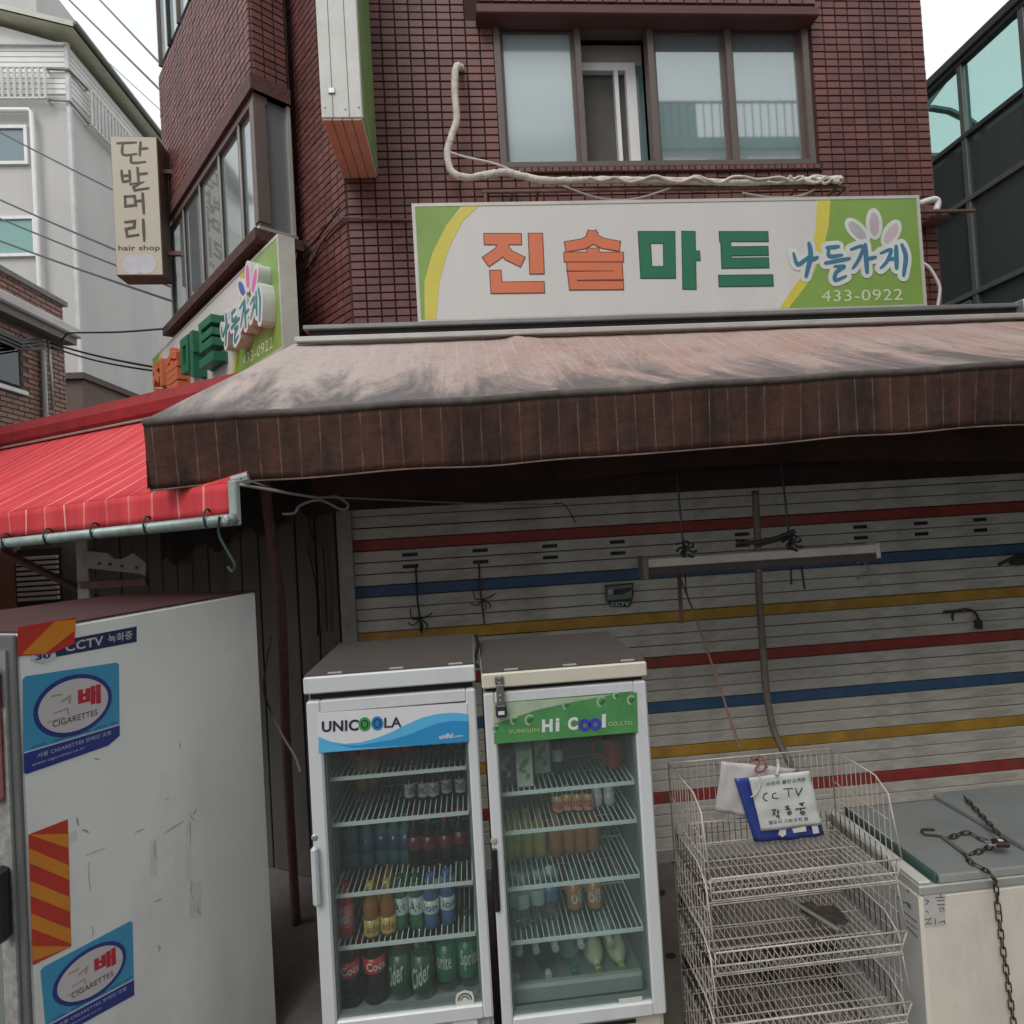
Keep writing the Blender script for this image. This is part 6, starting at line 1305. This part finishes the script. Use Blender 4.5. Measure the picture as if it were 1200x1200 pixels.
q = MB(); q.tube(curve([Y(72, 400, 8.8), Y(78, 392, 8.6), Y(86, 390, 8.4), Y(140, 389, 7.6), Y(205, 384, 6.6)], 6), .012, 5); tag(q.build('service_cable', BLACK, smooth=True), 'single cable sagging from the brick house to the left shop sign', 'cable')

# ------------------------------------------------------------------ glass building at the right
gb = thing('glass_building', 'dark glass building with teal rooftop canopy at the right edge', 'building', (6, 5, 0))
GX = 5.05; G0, G1 = 1.0, 9.2
GM = M('mullion_grey', (.13, .15, .14), .5, .3); GD = M('mullion_dark', (.045, .055, .055), .5)
rows = [(.0, 2.9), (2.95, 3.78), (3.82, 4.45), (4.50, 5.36), (5.40, 5.98), (6.03, 6.70)]
cols = [1.0, 2.2, 3.45, 4.72, 5.37, 6.6, 7.9, 9.2]
MB().box(GX + .09, GX + 6, G0, G1, 0, 5.38).build('core', M('core_dark', (.025, .03, .03), .8), gb)
for r_, (a, b) in enumerate(rows):
    MB().box(GX - .03, GX + .05, G0, G1, b + .001, b + .048, c=.004).build('transom', GD if r_ > 3 else GM, gb)
    for k in range(len(cols) - 1):
        MB().box(GX + .0, GX + .012, cols[k] + .03, cols[k + 1] - .03, a, b).build('pane', TEALG if r_ == 5 or (r_ == 4 and k < 3) else TDARK, gb)
for k, c in enumerate(cols):
    MB().box(GX - .025, GX + .055, c - .028, c + .028, 0, 6.70, c=.004).build('mullion', GM, gb)
MB().box(GX - .05, GX + .09, G0, G1, 6.75, 6.84, c=.01).build('roof_beam', GD, gb)
q = MB()   # opening casement in the third bay
y0, y1, z0, z1 = 5.42, 6.0, 3.86, 4.42
for c in ((y0, y0 + .05, z0, z1), (y1 - .05, y1, z0, z1), (y0 + .05, y1 - .05, z0, z0 + .05), (y0 + .05, y1 - .05, z1 - .05, z1)): q.box(GX - .045, GX - .005, c[0], c[1], c[2], c[3])
q.build('casement', GM, gb); MB().box(GX - .02, GX - .012, y0 + .05, y1 - .05, z0 + .05, z1 - .05).build('pane', DPANE, gb)
TF = M('roof_frame_teal', (.10, .17, .16), .6)
MB().box(GX + .09, GX + .5, 4.95, G1, 5.381, 5.95).build('parapet', M('parapet_dark', (.03, .042, .042), .7), gb)
for y in (4.6, 6.2, 7.8, 9.4):   # steel ribs of the rooftop canopy seen through the glass
    q = MB(); q.tube([(GX + .2 + 3.2 * k / 12, y, 6.75 + 1.25 * math.sin(math.pi * k / 12)) for k in range(13)], .045, 6).tube([(GX + .2, y, 5.4), (GX + .2, y, 6.78)], .04, 6).tube([(GX + 3.4, y, 5.4), (GX + 3.4, y, 6.78)], .04, 6); q.build('canopy_rib', TF, gb)
for x, z in ((1.0, 7.63), (2.6, 7.63), (3.4, 6.75)): MB().tube([(GX + x, G0, z), (GX + x, G1, z)], .03, 6).build('canopy_purlin', TF, gb)
MB().tube([(GX + .2, 9.4, 8.3), (GX + 4.5, 9.4, 8.3)], .06, 6).build('canopy_purlin', TF, gb)
q = MB()
for k in range(24):
    y = 3.2 + k * .14; q.tube([(GX + .10, y, 5.5), (GX + .10, y, 5.93)], .008, 4)
q.tube([(GX + .10, 3.2, 5.94), (GX + .10, 6.5, 5.94)], .014, 5); q.build('roof_railing', GD, gb)
# ------------------------------------------------------------------ houses across the street, behind the viewer (seen in reflections)
op = thing('opposite_house', 'pale house across the street, seen only as reflection in the windows', 'building', (1, -7, 0))
MB().box(-9, .6, -12, -7, 0, 6.2).build('wall', STUC, op)
MB().box(-9.2, .8, -12.2, -6.8, 6.2, 6.4).build('roof', M('roof_teal', (.08, .28, .25), .6), op)
for k in range(3):
    x = -7.8 + k * 2.8; o = MB().box(x, x + 1.5, -7.0, -6.95, 3.6, 4.9).build('window', WHITE, op); MB().box(x + .08, x + 1.42, -6.945, -6.93, 3.68, 4.82).build('pane', DPANE, o)
oq = thing('opposite_building', 'taller pale building with teal parapet across the street, seen reflected in the window panes', 'building', (5, -5, 0))
MB().box(.9, 9.5, -11, -4.8, 0, 10.9).build('wall', M('opp_grey', (.36, .40, .41), .85), oq)
MB().box(.8, 9.6, -11.1, -4.7, 10.9, 11.15).build('parapet', M('roof_teal', (.08, .28, .25), .6), oq)
MB().box(3.4, 6.2, -10, -5.6, 11.15, 12.6).build('stair_house', M('opp_teal', (.16, .34, .32), .8), oq)
for z in (1.2, 4.2, 7.2, 9.4):
    for k in range(3):
        x = 1.6 + k * 2.7; o = MB().box(x, x + 1.7, -4.8, -4.74, z, z + 1.3).build('window', WHITE, oq); MB().box(x + .08, x + 1.62, -4.739, -4.73, z + .08, z + 1.22).build('pane', TDARK, o)
q = MB(); q.tube([(.9, -4.75, 12.0), (9.5, -4.75, 12.0)], .03, 6)
for k in range(44): q.tube([(.95 + k * .195, -4.75, 11.15), (.95 + k * .195, -4.75, 12.0)], .014, 4)
q.build('railing', BLACK, oq)
# litter and stains on the pavement near the shutter
random.seed(11)
for i, (px, py) in enumerate(((786, 1120), (776, 1046), (790, 1010))):
    p = Z(px, py, .05); MB().poly(ell(0, 0, .03, .02, i, 9), 0, .003, Matrix.Translation(p)).build('x', BLACK); o = bpy.data.objects['x']; o.name = 'gum_spot'; tag(o, ['largest dark spot', 'small dark spot', 'dark spot nearest the shutter'][i] + ' on the pavement between right cooler and baskets', 'stain')
